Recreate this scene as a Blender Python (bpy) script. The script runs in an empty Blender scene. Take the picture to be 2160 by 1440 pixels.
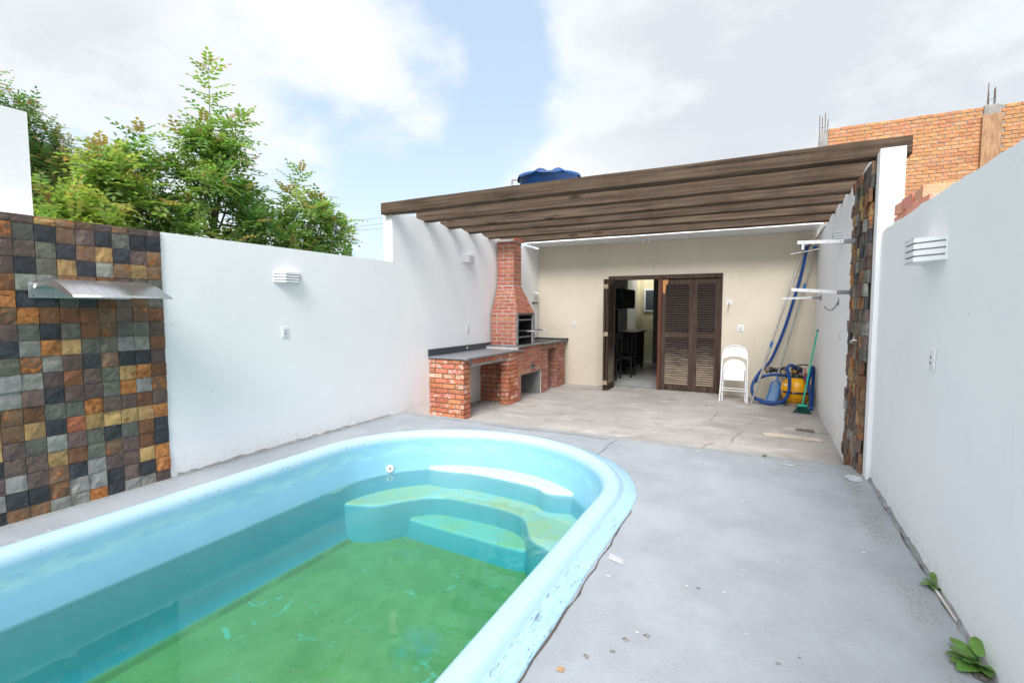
import bpy, bmesh, math, random
from mathutils import Vector, Matrix
R = math.radians
V = Vector
random.seed(11)
sc = bpy.context.scene
COL = sc.collection

# ---------------------------------------------------------------- camera
cd = bpy.data.cameras.new('camera')
cam = bpy.data.objects.new('camera', cd)
COL.objects.link(cam)
cam.location = (0, 0, 1.5)
cam.rotation_euler = (R(90 - 3.766), 0, R(27.111))
cd.sensor_width = 36
cd.sensor_fit = 'HORIZONTAL'
cd.lens = 17.217
cd.clip_start = 0.05
cd.clip_end = 3000
sc.camera = cam


def nd(nt, t, ins=None, **at):
    n = nt.nodes.new('ShaderNode' + t)
    for k, v in at.items():
        setattr(n, k, v)
    for k, v in (ins or {}).items():
        s = n.inputs[k]
        if isinstance(v, bpy.types.NodeSocket):
            nt.links.new(v, s)
        elif isinstance(v, (tuple, list)) and len(v) == 3 and s.type == 'RGBA':
            s.default_value = (*v, 1)
        else:
            s.default_value = v
    return n


def mixc(nt, f, a, b, blend='MIX'):
    return nd(nt, 'Mix', {0: f, 6: a, 7: b}, data_type='RGBA', blend_type=blend).outputs[2]


def mth(nt, op, a, b=0.0, c=0.0, clamp=False):
    return nd(nt, 'Math', {0: a, 1: b, 2: c}, operation=op, use_clamp=clamp).outputs[0]


def mapr(nt, v, a, b, c=0.0, d=1.0):
    return nd(nt, 'MapRange', {0: v, 1: a, 2: b, 3: c, 4: d}, interpolation_type='SMOOTHSTEP').outputs[0]


# ---------------------------------------------------------------- sky
SUN_EL, SUN_ROT = 46.0, 168.0     # degrees; direction the light comes from (clockwise from +Y)
world = bpy.data.worlds.new('World')
sc.world = world
world.use_nodes = True
wt = world.node_tree
wt.nodes.clear()
sky = nd(wt, 'TexSky', sky_type='NISHITA', sun_disc=False)
sky.sun_elevation = R(SUN_EL)
sky.sun_rotation = R(SUN_ROT)
sky.altitude = 50
sky.air_density = 1.0
sky.dust_density = 1.5
sky.ozone_density = 1.0
tc = nd(wt, 'TexCoord')
dirv = nd(wt, 'VectorMath', {0: tc.outputs['Generated']}, operation='NORMALIZE').outputs[0]
sep = nd(wt, 'SeparateXYZ', {0: dirv})
# cloud layer: direction projected on a slab overhead so that clouds flatten towards the horizon
zz = mth(wt, 'ADD', mth(wt, 'MAXIMUM', sep.outputs[2], 0.0), 0.22)
prj = nd(wt, 'VectorMath', {0: dirv, 1: nd(wt, 'CombineXYZ', {0: zz, 1: zz, 2: zz}).outputs[0]}, operation='DIVIDE').outputs[0]
n1 = nd(wt, 'TexNoise', {'Vector': prj, 'Scale': 2.1, 'Detail': 6.0, 'Roughness': 0.6, 'Distortion': 0.0}).outputs[0]
n2 = nd(wt, 'TexNoise', {'Vector': prj, 'Scale': 0.9, 'Detail': 3.0, 'Roughness': 0.5, 'Distortion': 0.0}).outputs[0]


def blob(c, inner, outer):
    d = nd(wt, 'VectorMath', {0: dirv, 1: V(c).normalized()}, operation='DOT_PRODUCT').outputs['Value']
    return mapr(wt, d, math.cos(R(outer)), math.cos(R(inner)))


cover = mth(wt, 'MULTIPLY_ADD', n1, 1.45, -0.085)
for c, i, o, w in [((-.495, .706, .507), 2, 11, -.36), ((-.41, .80, .438), 1, 6, -.32), ((-.452, .825, .338), 1, 7, -.26), ((-.565, .715, .415), 2, 10, .20),
                   ((-.595, .751, .286), 2, 11, -.24), ((-.70, .69, .20), 2, 13, -.28), ((-.707, .594, .384), .5, 5, -.17), ((-.53, .80, .24), 1, 7, -.1),
                   ((.048, .92, .388), 8, 28, .22), ((-.80, .42, .43), 8, 26, .2), ((-.30, .93, .215), 2, 9, .26),
                   ((-.08, .97, .23), 2, 10, .2), ((-.85, .40, .22), 2, 12, -.16)]:
    cover = mth(wt, 'MULTIPLY_ADD', blob(c, i, o), w, cover)
mask = mapr(wt, cover, 0.30, 0.84)
grey = mth(wt, 'MULTIPLY_ADD', blob((.10, .90, .42), 5, 30), .22, n2)
grey = mth(wt, 'MULTIPLY_ADD', blob((-.876, .308, .37), 3, 22), .24, grey)
gf = mth(wt, 'MULTIPLY', mapr(wt, grey, 0.40, 0.82), mapr(wt, cover, 0.55, 0.95))
cloud = mixc(wt, gf, (6.1, 6.2, 6.3), (4.35, 4.65, 5.0))
hz = mapr(wt, sep.outputs[2], 0.0, 0.42, 1.0, 0.0)
blue = nd(wt, 'Mix', {0: 0.0, 6: sky.outputs[0], 7: (4.9, 6.0, 7.2)}, data_type='RGBA')
wt.links.new(mth(wt, 'MULTIPLY_ADD', hz, .35, .58), blue.inputs[0])      # thin veil of high cloud
skyc = mixc(wt, mask, blue.outputs[2], cloud)
bg = nd(wt, 'Background', {'Color': skyc, 'Strength': 0.1})
wo = nd(wt, 'OutputWorld')
wt.links.new(bg.outputs[0], wo.inputs[0])

# ---------------------------------------------------------------- sun behind thin cloud
sl = bpy.data.lights.new('sun', 'SUN')
sl.energy = 3.0
sl.angle = R(34)
sl.color = (1.0, .975, .94)
so = bpy.data.objects.new('sun', sl)
COL.objects.link(so)
az = R(SUN_ROT)
ldir = V((math.sin(az) * math.cos(R(SUN_EL)), math.cos(az) * math.cos(R(SUN_EL)), math.sin(R(SUN_EL))))
so.rotation_euler = ldir.to_track_quat('Z', 'Y').to_euler()
so.location = (0, 0, 12)

vs = sc.view_settings
vs.view_transform = 'Standard'
vs.look = 'None'
vs.exposure = 0.80
vs.gamma = 1.0
vs.use_curve_mapping = False
sc.cycles.max_bounces = 7
sc.cycles.diffuse_bounces = 4
sc.cycles.use_adaptive_sampling = True
sc.cycles.adaptive_threshold = 0.02
sc.cycles.transparent_max_bounces = 12


# ================================================================ helpers
def S(r, g, b):
    f = lambda c: (c / 255 / 12.92) if c <= 10 else ((c / 255 + .055) / 1.055) ** 2.4
    return (f(r), f(g), f(b))


def sub(a, b): return tuple(x - y for x, y in zip(a, b))


class MB:
    """collects geometry in world coordinates; build() links it as one mesh object"""

    def __init__(s):
        s.v, s.f, s.sm, s.c = [], [], [], []

    def add(s, vs_, fs, smooth=False):
        o = len(s.v)
        s.v += [tuple(p) for p in vs_]
        s.f += [tuple(i + o for i in f) for f in fs]
        s.sm += [smooth] * len(fs)
        return s

    def box(s, a, b, bev=0.0, mtx=None):
        x0, y0, z0 = a
        x1, y1, z1 = b
        if bev <= 0:
            vv = [(x, y, z) for x in (x0, x1) for y in (y0, y1) for z in (z0, z1)]
            ff = [(0, 1, 3, 2), (4, 6, 7, 5), (0, 4, 5, 1), (2, 3, 7, 6), (0, 2, 6, 4), (1, 5, 7, 3)]
        else:
            bm = bmesh.new()
            bmesh.ops.create_cube(bm, size=1)
            for q in bm.verts:
                q.co = V(((x0 + x1) / 2 + q.co.x * (x1 - x0), (y0 + y1) / 2 + q.co.y * (y1 - y0), (z0 + z1) / 2 + q.co.z * (z1 - z0)))
            bmesh.ops.bevel(bm, geom=bm.edges[:], offset=bev, segments=2, affect='EDGES', profile=.5)
            bm.verts.index_update()
            vv = [q.co.copy() for q in bm.verts]
            ff = [tuple(q.index for q in f.verts) for f in bm.faces]
            bm.free()
        if mtx is not None:
            vv = [mtx @ V(p) for p in vv]
        return s.add(vv, ff)

    def tube(s, pts, r, seg=10, caps=True, smooth=True):
        pts = [V(p) for p in pts]
        rs = r if isinstance(r, (list, tuple)) else [r] * len(pts)
        vv, ff = [], []
        up = None
        for i, p in enumerate(pts):
            t = (pts[min(i + 1, len(pts) - 1)] - pts[max(i - 1, 0)]).normalized()
            if up is None:
                up = t.orthogonal().normalized()
            else:
                up = (up - t * up.dot(t))
                up = up.normalized() if up.length > 1e-6 else t.orthogonal().normalized()
            w = t.cross(up)
            for k in range(seg):
                a = 2 * math.pi * k / seg
                vv.append(p + (up * math.cos(a) + w * math.sin(a)) * rs[i])
        for i in range(len(pts) - 1):
            for k in range(seg):
                ff.append((i * seg + k, i * seg + (k + 1) % seg, (i + 1) * seg + (k + 1) % seg, (i + 1) * seg + k))
        o = len(s.f)
        s.add(vv, ff, smooth)
        if caps:
            s.add(vv[:seg], [tuple(range(seg))[::-1]])
            s.add(vv[-seg:], [tuple(range(seg))])
        return s

    def lathe(s, c, prof, seg=28, axis=(0, 0, 1), smooth=True, caps=True):
        q = V((0, 0, 1)).rotation_difference(V(axis))
        vv, ff = [], []
        for r, h in prof:
            for k in range(seg):
                a = 2 * math.pi * k / seg
                vv.append(V(c) + q @ V((r * math.cos(a), r * math.sin(a), h)))
        n = len(prof)
        for i in range(n - 1):
            for k in range(seg):
                ff.append((i * seg + k, i * seg + (k + 1) % seg, (i + 1) * seg + (k + 1) % seg, (i + 1) * seg + k))
        s.add(vv, ff, smooth)
        if caps:
            if prof[0][0] > 1e-5:
                s.add(vv[:seg], [tuple(range(seg))[::-1]])
            if prof[-1][0] > 1e-5:
                s.add(vv[-seg:], [tuple(range(seg))])
        return s

    def prism(s, poly, d):
        """poly: 3D points of a planar polygon, extruded by vector d"""
        n = len(poly)
        p = [V(q) for q in poly]
        vv = p + [q + V(d) for q in p]
        ff = [tuple(range(n))[::-1], tuple(range(n, 2 * n))]
        ff += [(i, (i + 1) % n, n + (i + 1) % n, n + i) for i in range(n)]
        return s.add(vv, ff)

    def build(s, name, m, parent=None, off=None, origin=None, sharp=None):
        """off: world location of the parent's frame; origin: world point used as the object's own origin"""
        off = V(off) if off is not None else (wloc(parent) if parent else V((0, 0, 0)))
        og = V(origin) if origin is not None else off
        me = bpy.data.meshes.new(name)
        me.from_pydata([tuple(V(p) - og) for p in s.v], [], s.f)
        me.polygons.foreach_set('use_smooth', s.sm)
        bm = bmesh.new()
        bm.from_mesh(me)
        bmesh.ops.recalc_face_normals(bm, faces=bm.faces[:])
        bm.to_mesh(me)
        bm.free()
        if m:
            me.materials.append(m)
        o = bpy.data.objects.new(name, me)
        COL.objects.link(o)
        o.location = og - off
        if parent:
            o.parent = parent
        return o


WL = {}


def wloc(o):
    p = V(o.location)
    while o.parent:
        o = o.parent
        p = p + V(o.location)
    return p


def tag(o, label=None, cat=None, group=None, kind=None):
    for k, v in (('label', label), ('category', cat), ('group', group), ('kind', kind)):
        if v:
            o[k] = v
    return o


def thing(name, loc, label, cat, group=None):
    o = bpy.data.objects.new(name, None)
    o.empty_display_size = .1
    COL.objects.link(o)
    o.location = loc
    return tag(o, label, cat, group)


def inst(name, me, parent, wpos, rot=None, scale=None):
    """an object that shares mesh data, placed at a world position below parent (parents are never rotated)"""
    o = bpy.data.objects.new(name, me)
    COL.objects.link(o)
    o.location = V(wpos) - wloc(parent)
    if rot:
        o.rotation_euler = rot
    if scale:
        o.scale = scale
    o.parent = parent
    return o


def mesh_of(mb, name, m):
    o = mb.build(name, m)
    me = o.data
    bpy.data.objects.remove(o)
    return me


def catmull(pts, n=8, closed=False):
    pts = [V(p) for p in pts]
    out = []
    N = len(pts)
    rng = range(N) if closed else range(N - 1)
    for i in rng:
        if closed:
            p0, p1, p2, p3 = pts[i - 1], pts[i], pts[(i + 1) % N], pts[(i + 2) % N]
        else:
            p0, p1, p2, p3 = pts[max(i - 1, 0)], pts[i], pts[i + 1], pts[min(i + 2, N - 1)]
        for k in range(n):
            t = k / n
            out.append(.5 * ((2 * p1) + (p2 - p0) * t + (2 * p0 - 5 * p1 + 4 * p2 - p3) * t * t + (3 * p1 - p0 - 3 * p2 + p3) * t ** 3))
    if not closed:
        out.append(pts[-1])
    return out


# ================================================================ materials
def base_mat(name):
    m = bpy.data.materials.new(name)
    m.use_nodes = True
    nt = m.node_tree
    return m, nt, nt.nodes['Principled BSDF']


def coords(nt, rnd=False, stretch=(1, 1, 1)):
    t = nd(nt, 'TexCoord').outputs['Object']
    if rnd:
        oi = nd(nt, 'ObjectInfo').outputs['Random']
        t = nd(nt, 'VectorMath', {0: t, 1: nd(nt, 'CombineXYZ', {0: mth(nt, 'MULTIPLY', oi, 37.0), 1: mth(nt, 'MULTIPLY', oi, 71.0), 2: mth(nt, 'MULTIPLY', oi, 19.0)}).outputs[0]}, operation='ADD').outputs[0]
    return nd(nt, 'Mapping', {0: t, 3: stretch}).outputs[0]


def noise(nt, vec, scale, detail=5.0, rough=.55, dist=0.0):
    return nd(nt, 'TexNoise', {'Vector': vec, 'Scale': scale, 'Detail': detail, 'Roughness': rough, 'Distortion': dist}).outputs[0]


def surf(name, c, c2=None, s1=3.0, rough=.8, bump=.15, bsc=70.0, rnd=0.0, spec=.3, stretch=(1, 1, 1), lo=.35, hi=.65, fine=.12, metal=0.0, bdist=.004):
    m, nt, b = base_mat(name)
    vec = coords(nt, rnd > 0, stretch)
    col = c
    c2 = c2 or tuple(x * .8 for x in c)
    f = mapr(nt, noise(nt, vec, s1, 6), lo, hi)
    col = mixc(nt, f, c, c2)
    if fine:
        f2 = mapr(nt, noise(nt, vec, bsc * .7, 4), .3, .7, 1 - fine, 1 + fine)
        col = mixc(nt, 1.0, col, nd(nt, 'CombineXYZ', {0: f2, 1: f2, 2: f2}).outputs[0], 'MULTIPLY')
    if rnd:
        oi = nd(nt, 'ObjectInfo').outputs['Random']
        vv = mth(nt, 'MULTIPLY_ADD', oi, 2 * rnd, 1 - rnd)
        hh = mth(nt, 'MULTIPLY_ADD', mth(nt, 'FRACT', mth(nt, 'MULTIPLY', oi, 13.7)), .03, .485)
        col = nd(nt, 'HueSaturation', {'Hue': hh, 'Saturation': 1.0, 'Value': vv, 'Color': col}).outputs[0]
    nt.links.new(col, b.inputs['Base Color']) if isinstance(col, bpy.types.NodeSocket) else None
    b.inputs['Roughness'].default_value = rough
    b.inputs['Specular IOR Level'].default_value = spec
    b.inputs['Metallic'].default_value = metal
    if bump:
        h = noise(nt, vec, bsc, 6, .6)
        bn = nd(nt, 'Bump', {'Height': h, 'Strength': bump, 'Distance': bdist}).outputs[0]
        nt.links.new(bn, b.inputs['Normal'])
    return m


M = {}
# white painted render: brush texture, faint scuffs and grime specks
def plaster(name, c, c2):
    m, nt, b = base_mat(name)
    vec = coords(nt)
    f = mapr(nt, noise(nt, vec, 1.1, 6), .35, .7)
    col = mixc(nt, f, c, c2)
    streak = noise(nt, coords(nt, stretch=(9, 9, .8)), 1.6, 5, .6)
    col = mixc(nt, mapr(nt, streak, .60, .82, 0, .30), col, tuple(x * .80 for x in c))
    speck = nd(nt, 'TexVoronoi', {'Vector': vec, 'Scale': 5.5, 'Randomness': 1.0}, feature='F1').outputs['Distance']
    sp = mth(nt, 'MULTIPLY', mapr(nt, speck, .05, .025), mapr(nt, noise(nt, vec, 2.3, 2), .52, .6))
    col = mixc(nt, mth(nt, 'MULTIPLY', sp, .55), col, (.30, .29, .27))
    zc = nd(nt, 'SeparateXYZ', {0: nd(nt, 'TexCoord').outputs['Object']}).outputs[2]
    zw = mth(nt, 'ADD', zc, mth(nt, 'MULTIPLY_ADD', noise(nt, vec, 7, 6, .7), -.5, .25))
    foot = mth(nt, 'MULTIPLY', mapr(nt, zw, .22, .0), mapr(nt, noise(nt, vec, 26, 5, .7), .38, .62))
    col = mixc(nt, mth(nt, 'MULTIPLY', foot, .22), col, (.36, .35, .32))
    scr = nd(nt, 'TexVoronoi', {'Vector': coords(nt, stretch=(1, 3.2, .55)), 'Scale': 3.0}, feature='DISTANCE_TO_EDGE').outputs['Distance']
    sm = mth(nt, 'MULTIPLY', mapr(nt, scr, .012, .004), mapr(nt, noise(nt, vec, 2.1, 3), .60, .66))
    col = mixc(nt, mth(nt, 'MULTIPLY', sm, .35), col, tuple(x * .62 for x in c))
    nt.links.new(col, b.inputs['Base Color'])
    b.inputs['Roughness'].default_value = .75
    b.inputs['Specular IOR Level'].default_value = .25
    h = mth(nt, 'MULTIPLY_ADD', noise(nt, vec, 9, 5), 1.2, noise(nt, vec, 85, 6, .65))
    nt.links.new(nd(nt, 'Bump', {'Height': h, 'Strength': .25, 'Distance': .006}).outputs[0], b.inputs['Normal'])
    return m


M['white'] = plaster('white_render', (.885, .887, .89), (.85, .855, .865))
M['beige'] = plaster('beige_paint', (.69, .625, .51), (.645, .585, .475))
M['soffit'] = surf('soffit_paint', (.78, .79, .81), (.72, .73, .75), rough=.8, bump=.1)
M['yellowwall'] = surf('yellow_paint', (.72, .66, .43), (.62, .56, .36), s1=2.0)
M['concrete'] = surf('raw_concrete', (.36, .34, .32), (.25, .24, .225), s1=4.0, bump=.4, bsc=40)
M['greycement'] = surf('smooth_cement', (.24, .25, .245), (.17, .175, .17), s1=5.0, bump=.2)
M['granite'] = surf('dark_granite', (.045, .05, .06), (.07, .075, .085), s1=60, rough=.28, bump=0, spec=.5, lo=.45, hi=.6)
M['granite2'] = surf('grey_granite', (.17, .18, .20), (.22, .23, .25), s1=70, rough=.35, bump=0, spec=.5, lo=.4, hi=.6)
M['mortar'] = surf('grey_mortar', (.33, .31, .285), (.25, .235, .215), s1=12, bump=.4, bsc=90)
M['mortar_dark'] = surf('brown_mortar', (.17, .135, .105), (.12, .10, .08), s1=12, bump=.4, bsc=90)
M['mortar_pale'] = surf('pale_mortar', (.58, .555, .53), (.48, .455, .43), s1=12, bump=.3, bsc=90)


def brickm(name, c, c2, dust, amount, rnd=.18):
    m, nt, b = base_mat(name)
    vec = coords(nt, True)
    oi = nd(nt, 'ObjectInfo').outputs['Random']
    col = mixc(nt, mapr(nt, noise(nt, vec, 22, 5), .35, .65), c, c2)
    dm = mth(nt, 'ADD', noise(nt, vec, 14, 7, .68, .6), mth(nt, 'MULTIPLY_ADD', mth(nt, 'FRACT', mth(nt, 'MULTIPLY', oi, 7.31)), .22, -.11))
    col = mixc(nt, mth(nt, 'MULTIPLY', mapr(nt, dm, .52, .66), amount), col, dust)
    vv = mth(nt, 'MULTIPLY_ADD', oi, 2 * rnd, 1 - rnd)
    hh = mth(nt, 'MULTIPLY_ADD', mth(nt, 'FRACT', mth(nt, 'MULTIPLY', oi, 13.7)), .022, .489)
    col = nd(nt, 'HueSaturation', {'Hue': hh, 'Saturation': 1.0, 'Value': vv, 'Color': col}).outputs[0]
    nt.links.new(col, b.inputs['Base Color'])
    b.inputs['Roughness'].default_value = .85
    b.inputs['Specular IOR Level'].default_value = .2
    nt.links.new(nd(nt, 'Bump', {'Height': noise(nt, vec, 70, 6, .65), 'Strength': .5, 'Distance': .004}).outputs[0], b.inputs['Normal'])
    return m


M['brick_rough'] = brickm('rough_red_brick', S(196, 124, 92), S(176, 104, 78), S(222, 188, 174), .75)
M['brick_face'] = brickm('facing_brick', S(184, 116, 92), S(164, 98, 78), S(198, 144, 122), .35, .14)
M['brick_dusty'] = brickm('dusty_brick', S(180, 124, 106), S(160, 106, 90), S(196, 160, 148), .6)
M['brick_orange'] = brickm('orange_brick', S(214, 160, 116), S(198, 140, 98), S(222, 182, 146), .5, .12)
M['clay'] = surf('pink_clay', S(220, 156, 132), S(210, 142, 118), s1=7, rnd=.07, bump=.2)


def slate():
    m, nt, b = base_mat('slate')
    vec = coords(nt, True)
    oi = nd(nt, 'ObjectInfo')
    base = oi.outputs['Color']
    rust = oi.outputs['Alpha']
    n = noise(nt, vec, 9, 8, .62, 1.2)
    col = mixc(nt, mapr(nt, n, .3, .7), mixc(nt, 1.0, base, (.72, .72, .74), 'MULTIPLY'), mixc(nt, 1.0, base, (1.25, 1.25, 1.25), 'MULTIPLY'))
    n2_ = noise(nt, vec, 13, 7, .66, 1.6)
    rm = mapr(nt, mth(nt, 'ADD', n2_, mth(nt, 'MULTIPLY_ADD', rust, .42, -.34)), .46, .54)
    rc = mixc(nt, mapr(nt, noise(nt, vec, 30, 6), .35, .65), S(178, 112, 56), S(112, 66, 36))
    col = mixc(nt, rm, col, rc)
    col = mixc(nt, mth(nt, 'MULTIPLY', mapr(nt, noise(nt, vec, 60, 3), .70, .74), .6), col, (.5, .5, .48))
    nt.links.new(col, b.inputs['Base Color'])
    b.inputs['Roughness'].default_value = .55
    b.inputs['Specular IOR Level'].default_value = .35
    h = mth(nt, 'MULTIPLY_ADD', n2_, 1.6, noise(nt, vec, 55, 6, .6))
    nt.links.new(nd(nt, 'Bump', {'Height': h, 'Strength': .32, 'Distance': .006}).outputs[0], b.inputs['Normal'])
    return m


M['slate'] = slate()


def woodm(name, c, c2, along, saw=0.0, rough=.85, rnd=.12):
    """along: index of the grain axis in object space"""
    m, nt, b = base_mat(name)
    st = [14, 14, 14]
    st[along] = .45
    vec = coords(nt, True, st)
    g = noise(nt, vec, 2.2, 8, .62, .4)
    col = mixc(nt, mapr(nt, g, .3, .72), c, c2)
    st3 = [34, 34, 34]
    st3[along] = .55
    ck = noise(nt, coords(nt, True, st3), 1.0, 4, .55, .5)
    col = mixc(nt, mapr(nt, ck, .60, .68, 0, .8), col, tuple(x * .28 for x in c))
    kn = nd(nt, 'TexVoronoi', {'Vector': coords(nt, True, [(1.3 if q == along else 5) for q in range(3)]), 'Scale': 1.0}, feature='F1').outputs['Distance']
    col = mixc(nt, mapr(nt, kn, .16, .07, 0, .75), col, tuple(x * .3 for x in c))
    blot = noise(nt, coords(nt, True), 2.0, 5)
    col = mixc(nt, mapr(nt, blot, .45, .75, 0, .45), col, tuple(x * .45 for x in c))
    if saw:
        st2 = [1, 1, 1]
        st2[along] = 16
        st2 = [1.5 if q == 1 else q for q in st2]
        sv = noise(nt, coords(nt, True, st2), 4, 4, .6)
        col = mixc(nt, mapr(nt, sv, .52, .75, 0, saw), col, tuple(min(1, x * 1.7) for x in c2))
    oi = nd(nt, 'ObjectInfo').outputs['Random']
    col = nd(nt, 'HueSaturation', {'Value': mth(nt, 'MULTIPLY_ADD', oi, 2 * rnd, 1 - rnd), 'Color': col}).outputs[0]
    nt.links.new(col, b.inputs['Base Color'])
    b.inputs['Roughness'].default_value = rough
    b.inputs['Specular IOR Level'].default_value = .2
    nt.links.new(nd(nt, 'Bump', {'Height': g, 'Strength': .6, 'Distance': .008}).outputs[0], b.inputs['Normal'])
    return m


M['beam'] = woodm('weathered_beam', S(70, 57, 47), S(104, 88, 74), 0, .12)
M['doorwood'] = woodm('dark_door_wood', S(62, 48, 43), S(88, 74, 66), 2, 0, .75)
M['doorred'] = woodm('red_door_wood', S(92, 58, 46), S(112, 74, 60), 2, 0, .6)
M['plank'] = woodm('pale_plank', S(206, 196, 182), S(188, 176, 160), 0, 0)


def slatm():
    # louvre slats: the stain has bleached out towards the bottom of the leaves
    m, nt, b = base_mat('louvre_slat')
    oi = nd(nt, 'ObjectInfo')
    z = nd(nt, 'SeparateXYZ', {0: oi.outputs['Location']}).outputs[2]
    vec = coords(nt, True, (2, 10, 10))
    n = noise(nt, vec, 3, 6, .6)
    zz_ = mth(nt, 'ADD', z, mth(nt, 'MULTIPLY_ADD', n, .9, -.45))
    f = mapr(nt, zz_, .15, .85, 1.0, 0.0)
    col = mixc(nt, f, S(60, 48, 43), S(158, 142, 124))
    col = mixc(nt, mapr(nt, n, .4, .7, 0, .4), col, S(44, 32, 28))
    nt.links.new(col, b.inputs['Base Color'])
    b.inputs['Roughness'].default_value = .7
    return m


M['slat'] = slatm()


def deckm():
    m, nt, b = base_mat('grey_deck_paint')
    vec = coords(nt)
    xyz = nd(nt, 'SeparateXYZ', {0: nd(nt, 'TexCoord').outputs['Object']})
    col = mixc(nt, mapr(nt, noise(nt, vec, 1.3, 7, .68), .32, .68), (.37, .395, .425), (.285, .305, .335))
    br = noise(nt, coords(nt, stretch=(3, 26, 1)), 3.2, 6, .65)
    col = mixc(nt, mapr(nt, br, .42, .72, 0, .55), col, (.33, .35, .385))
    # paint chips: short pale flecks
    ch = nd(nt, 'TexVoronoi', {'Vector': coords(nt, stretch=(7, 13, 1)), 'Scale': 1.0}, feature='F1').outputs['Distance']
    cm = mth(nt, 'MULTIPLY', mapr(nt, mth(nt, 'MULTIPLY_ADD', noise(nt, vec, 60, 4), .25, ch), .24, .19), mapr(nt, noise(nt, vec, 2.6, 4), .54, .62))
    col = mixc(nt, mth(nt, 'MULTIPLY', cm, .7), col, (.74, .75, .77))
    # dark grit
    gr = nd(nt, 'TexVoronoi', {'Vector': vec, 'Scale': 11.0}, feature='F1').outputs['Distance']
    gm = mth(nt, 'MULTIPLY', mapr(nt, gr, .045, .03), mapr(nt, noise(nt, vec, 3, 2), .5, .6))
    col = mixc(nt, mth(nt, 'MULTIPLY', gm, .7), col, (.12, .12, .12))
    # algae growing along the foot of the right wall, the patio edge and beside the tiles
    edge = noise(nt, vec, 3.0, 6, .7)
    xw = mth(nt, 'ADD', xyz.outputs[0], mth(nt, 'MULTIPLY_ADD', edge, .22, -.11))
    strip = mth(nt, 'MULTIPLY', mth(nt, 'MULTIPLY', mapr(nt, xw, .62, .70), mapr(nt, xw, .84, .74)), mapr(nt, noise(nt, vec, 1.1, 3), .34, .56))
    yw = mth(nt, 'ADD', xyz.outputs[1], mth(nt, 'MULTIPLY_ADD', edge, .16, -.08))
    strip2 = mth(nt, 'MULTIPLY', mapr(nt, yw, 5.30, 5.40), .8)
    xl = mth(nt, 'ADD', xyz.outputs[0], mth(nt, 'MULTIPLY_ADD', edge, .24, -.12))
    strip3 = mapr(nt, xl, -4.42, -4.50)
    al = mth(nt, 'MAXIMUM', strip, mth(nt, 'MAXIMUM', strip2, mth(nt, 'MULTIPLY', strip3, .8)))
    tx = noise(nt, coords(nt, stretch=(30, 12, 1)), 2.2, 6, .7)
    col = mixc(nt, mth(nt, 'MULTIPLY', al, mapr(nt, tx, .44, .66)), col, (.17, .19, .165))
    col = mixc(nt, mth(nt, 'MULTIPLY', al, .22), col, (.30, .31, .28))
    nt.links.new(col, b.inputs['Base Color'])
    b.inputs['Roughness'].default_value = .72
    b.inputs['Specular IOR Level'].default_value = .3
    h = mth(nt, 'MULTIPLY_ADD', br, .8, noise(nt, vec, 110, 6, .65))
    h = mth(nt, 'MULTIPLY_ADD', mth(nt, 'MULTIPLY', al, tx), 1.5, h)
    nt.links.new(nd(nt, 'Bump', {'Height': h, 'Strength': .45, 'Distance': .006}).outputs[0], b.inputs['Normal'])
    return m


M['deck'] = deckm()


def patiom():
    m, nt, b = base_mat('bare_concrete_floor')
    vec = coords(nt)
    a = noise(nt, vec, .9, 8, .62, .5)
    col = mixc(nt, mapr(nt, a, .32, .68), (.43, .40, .375), (.33, .305, .285))
    sw = noise(nt, coords(nt, stretch=(1.2, 4, 1)), 1.5, 8, .7, .8)
    col = mixc(nt, mapr(nt, sw, .52, .70, 0, .75), col, (.60, .585, .575))
    dk = noise(nt, vec, 2.2, 7, .65, .3)
    col = mixc(nt, mapr(nt, dk, .50, .70, 0, .6), col, (.25, .22, .19))
    sp = nd(nt, 'TexVoronoi', {'Vector': vec, 'Scale': 7.0}, feature='F1').outputs['Distance']
    col = mixc(nt, mth(nt, 'MULTIPLY', mapr(nt, sp, .05, .03), .8), col, (.16, .14, .12))
    nt.links.new(col, b.inputs['Base Color'])
    b.inputs['Roughness'].default_value = .85
    nt.links.new(nd(nt, 'Bump', {'Height': noise(nt, vec, 60, 7, .65), 'Strength': .4, 'Distance': .006}).outputs[0], b.inputs['Normal'])
    return m


M['patio'] = patiom()
M['dirt'] = surf('outside_soil', (.20, .16, .11), (.10, .13, .06), s1=.7, bump=.5, bsc=8, bdist=.05)
M['pit'] = surf('chipped_pit', (.30, .28, .26), (.13, .12, .11), s1=90, bump=0, lo=.4, hi=.6)
M['crack'] = surf('crack_dirt', (.11, .09, .075), (.07, .06, .05), s1=30, bump=0)


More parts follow.
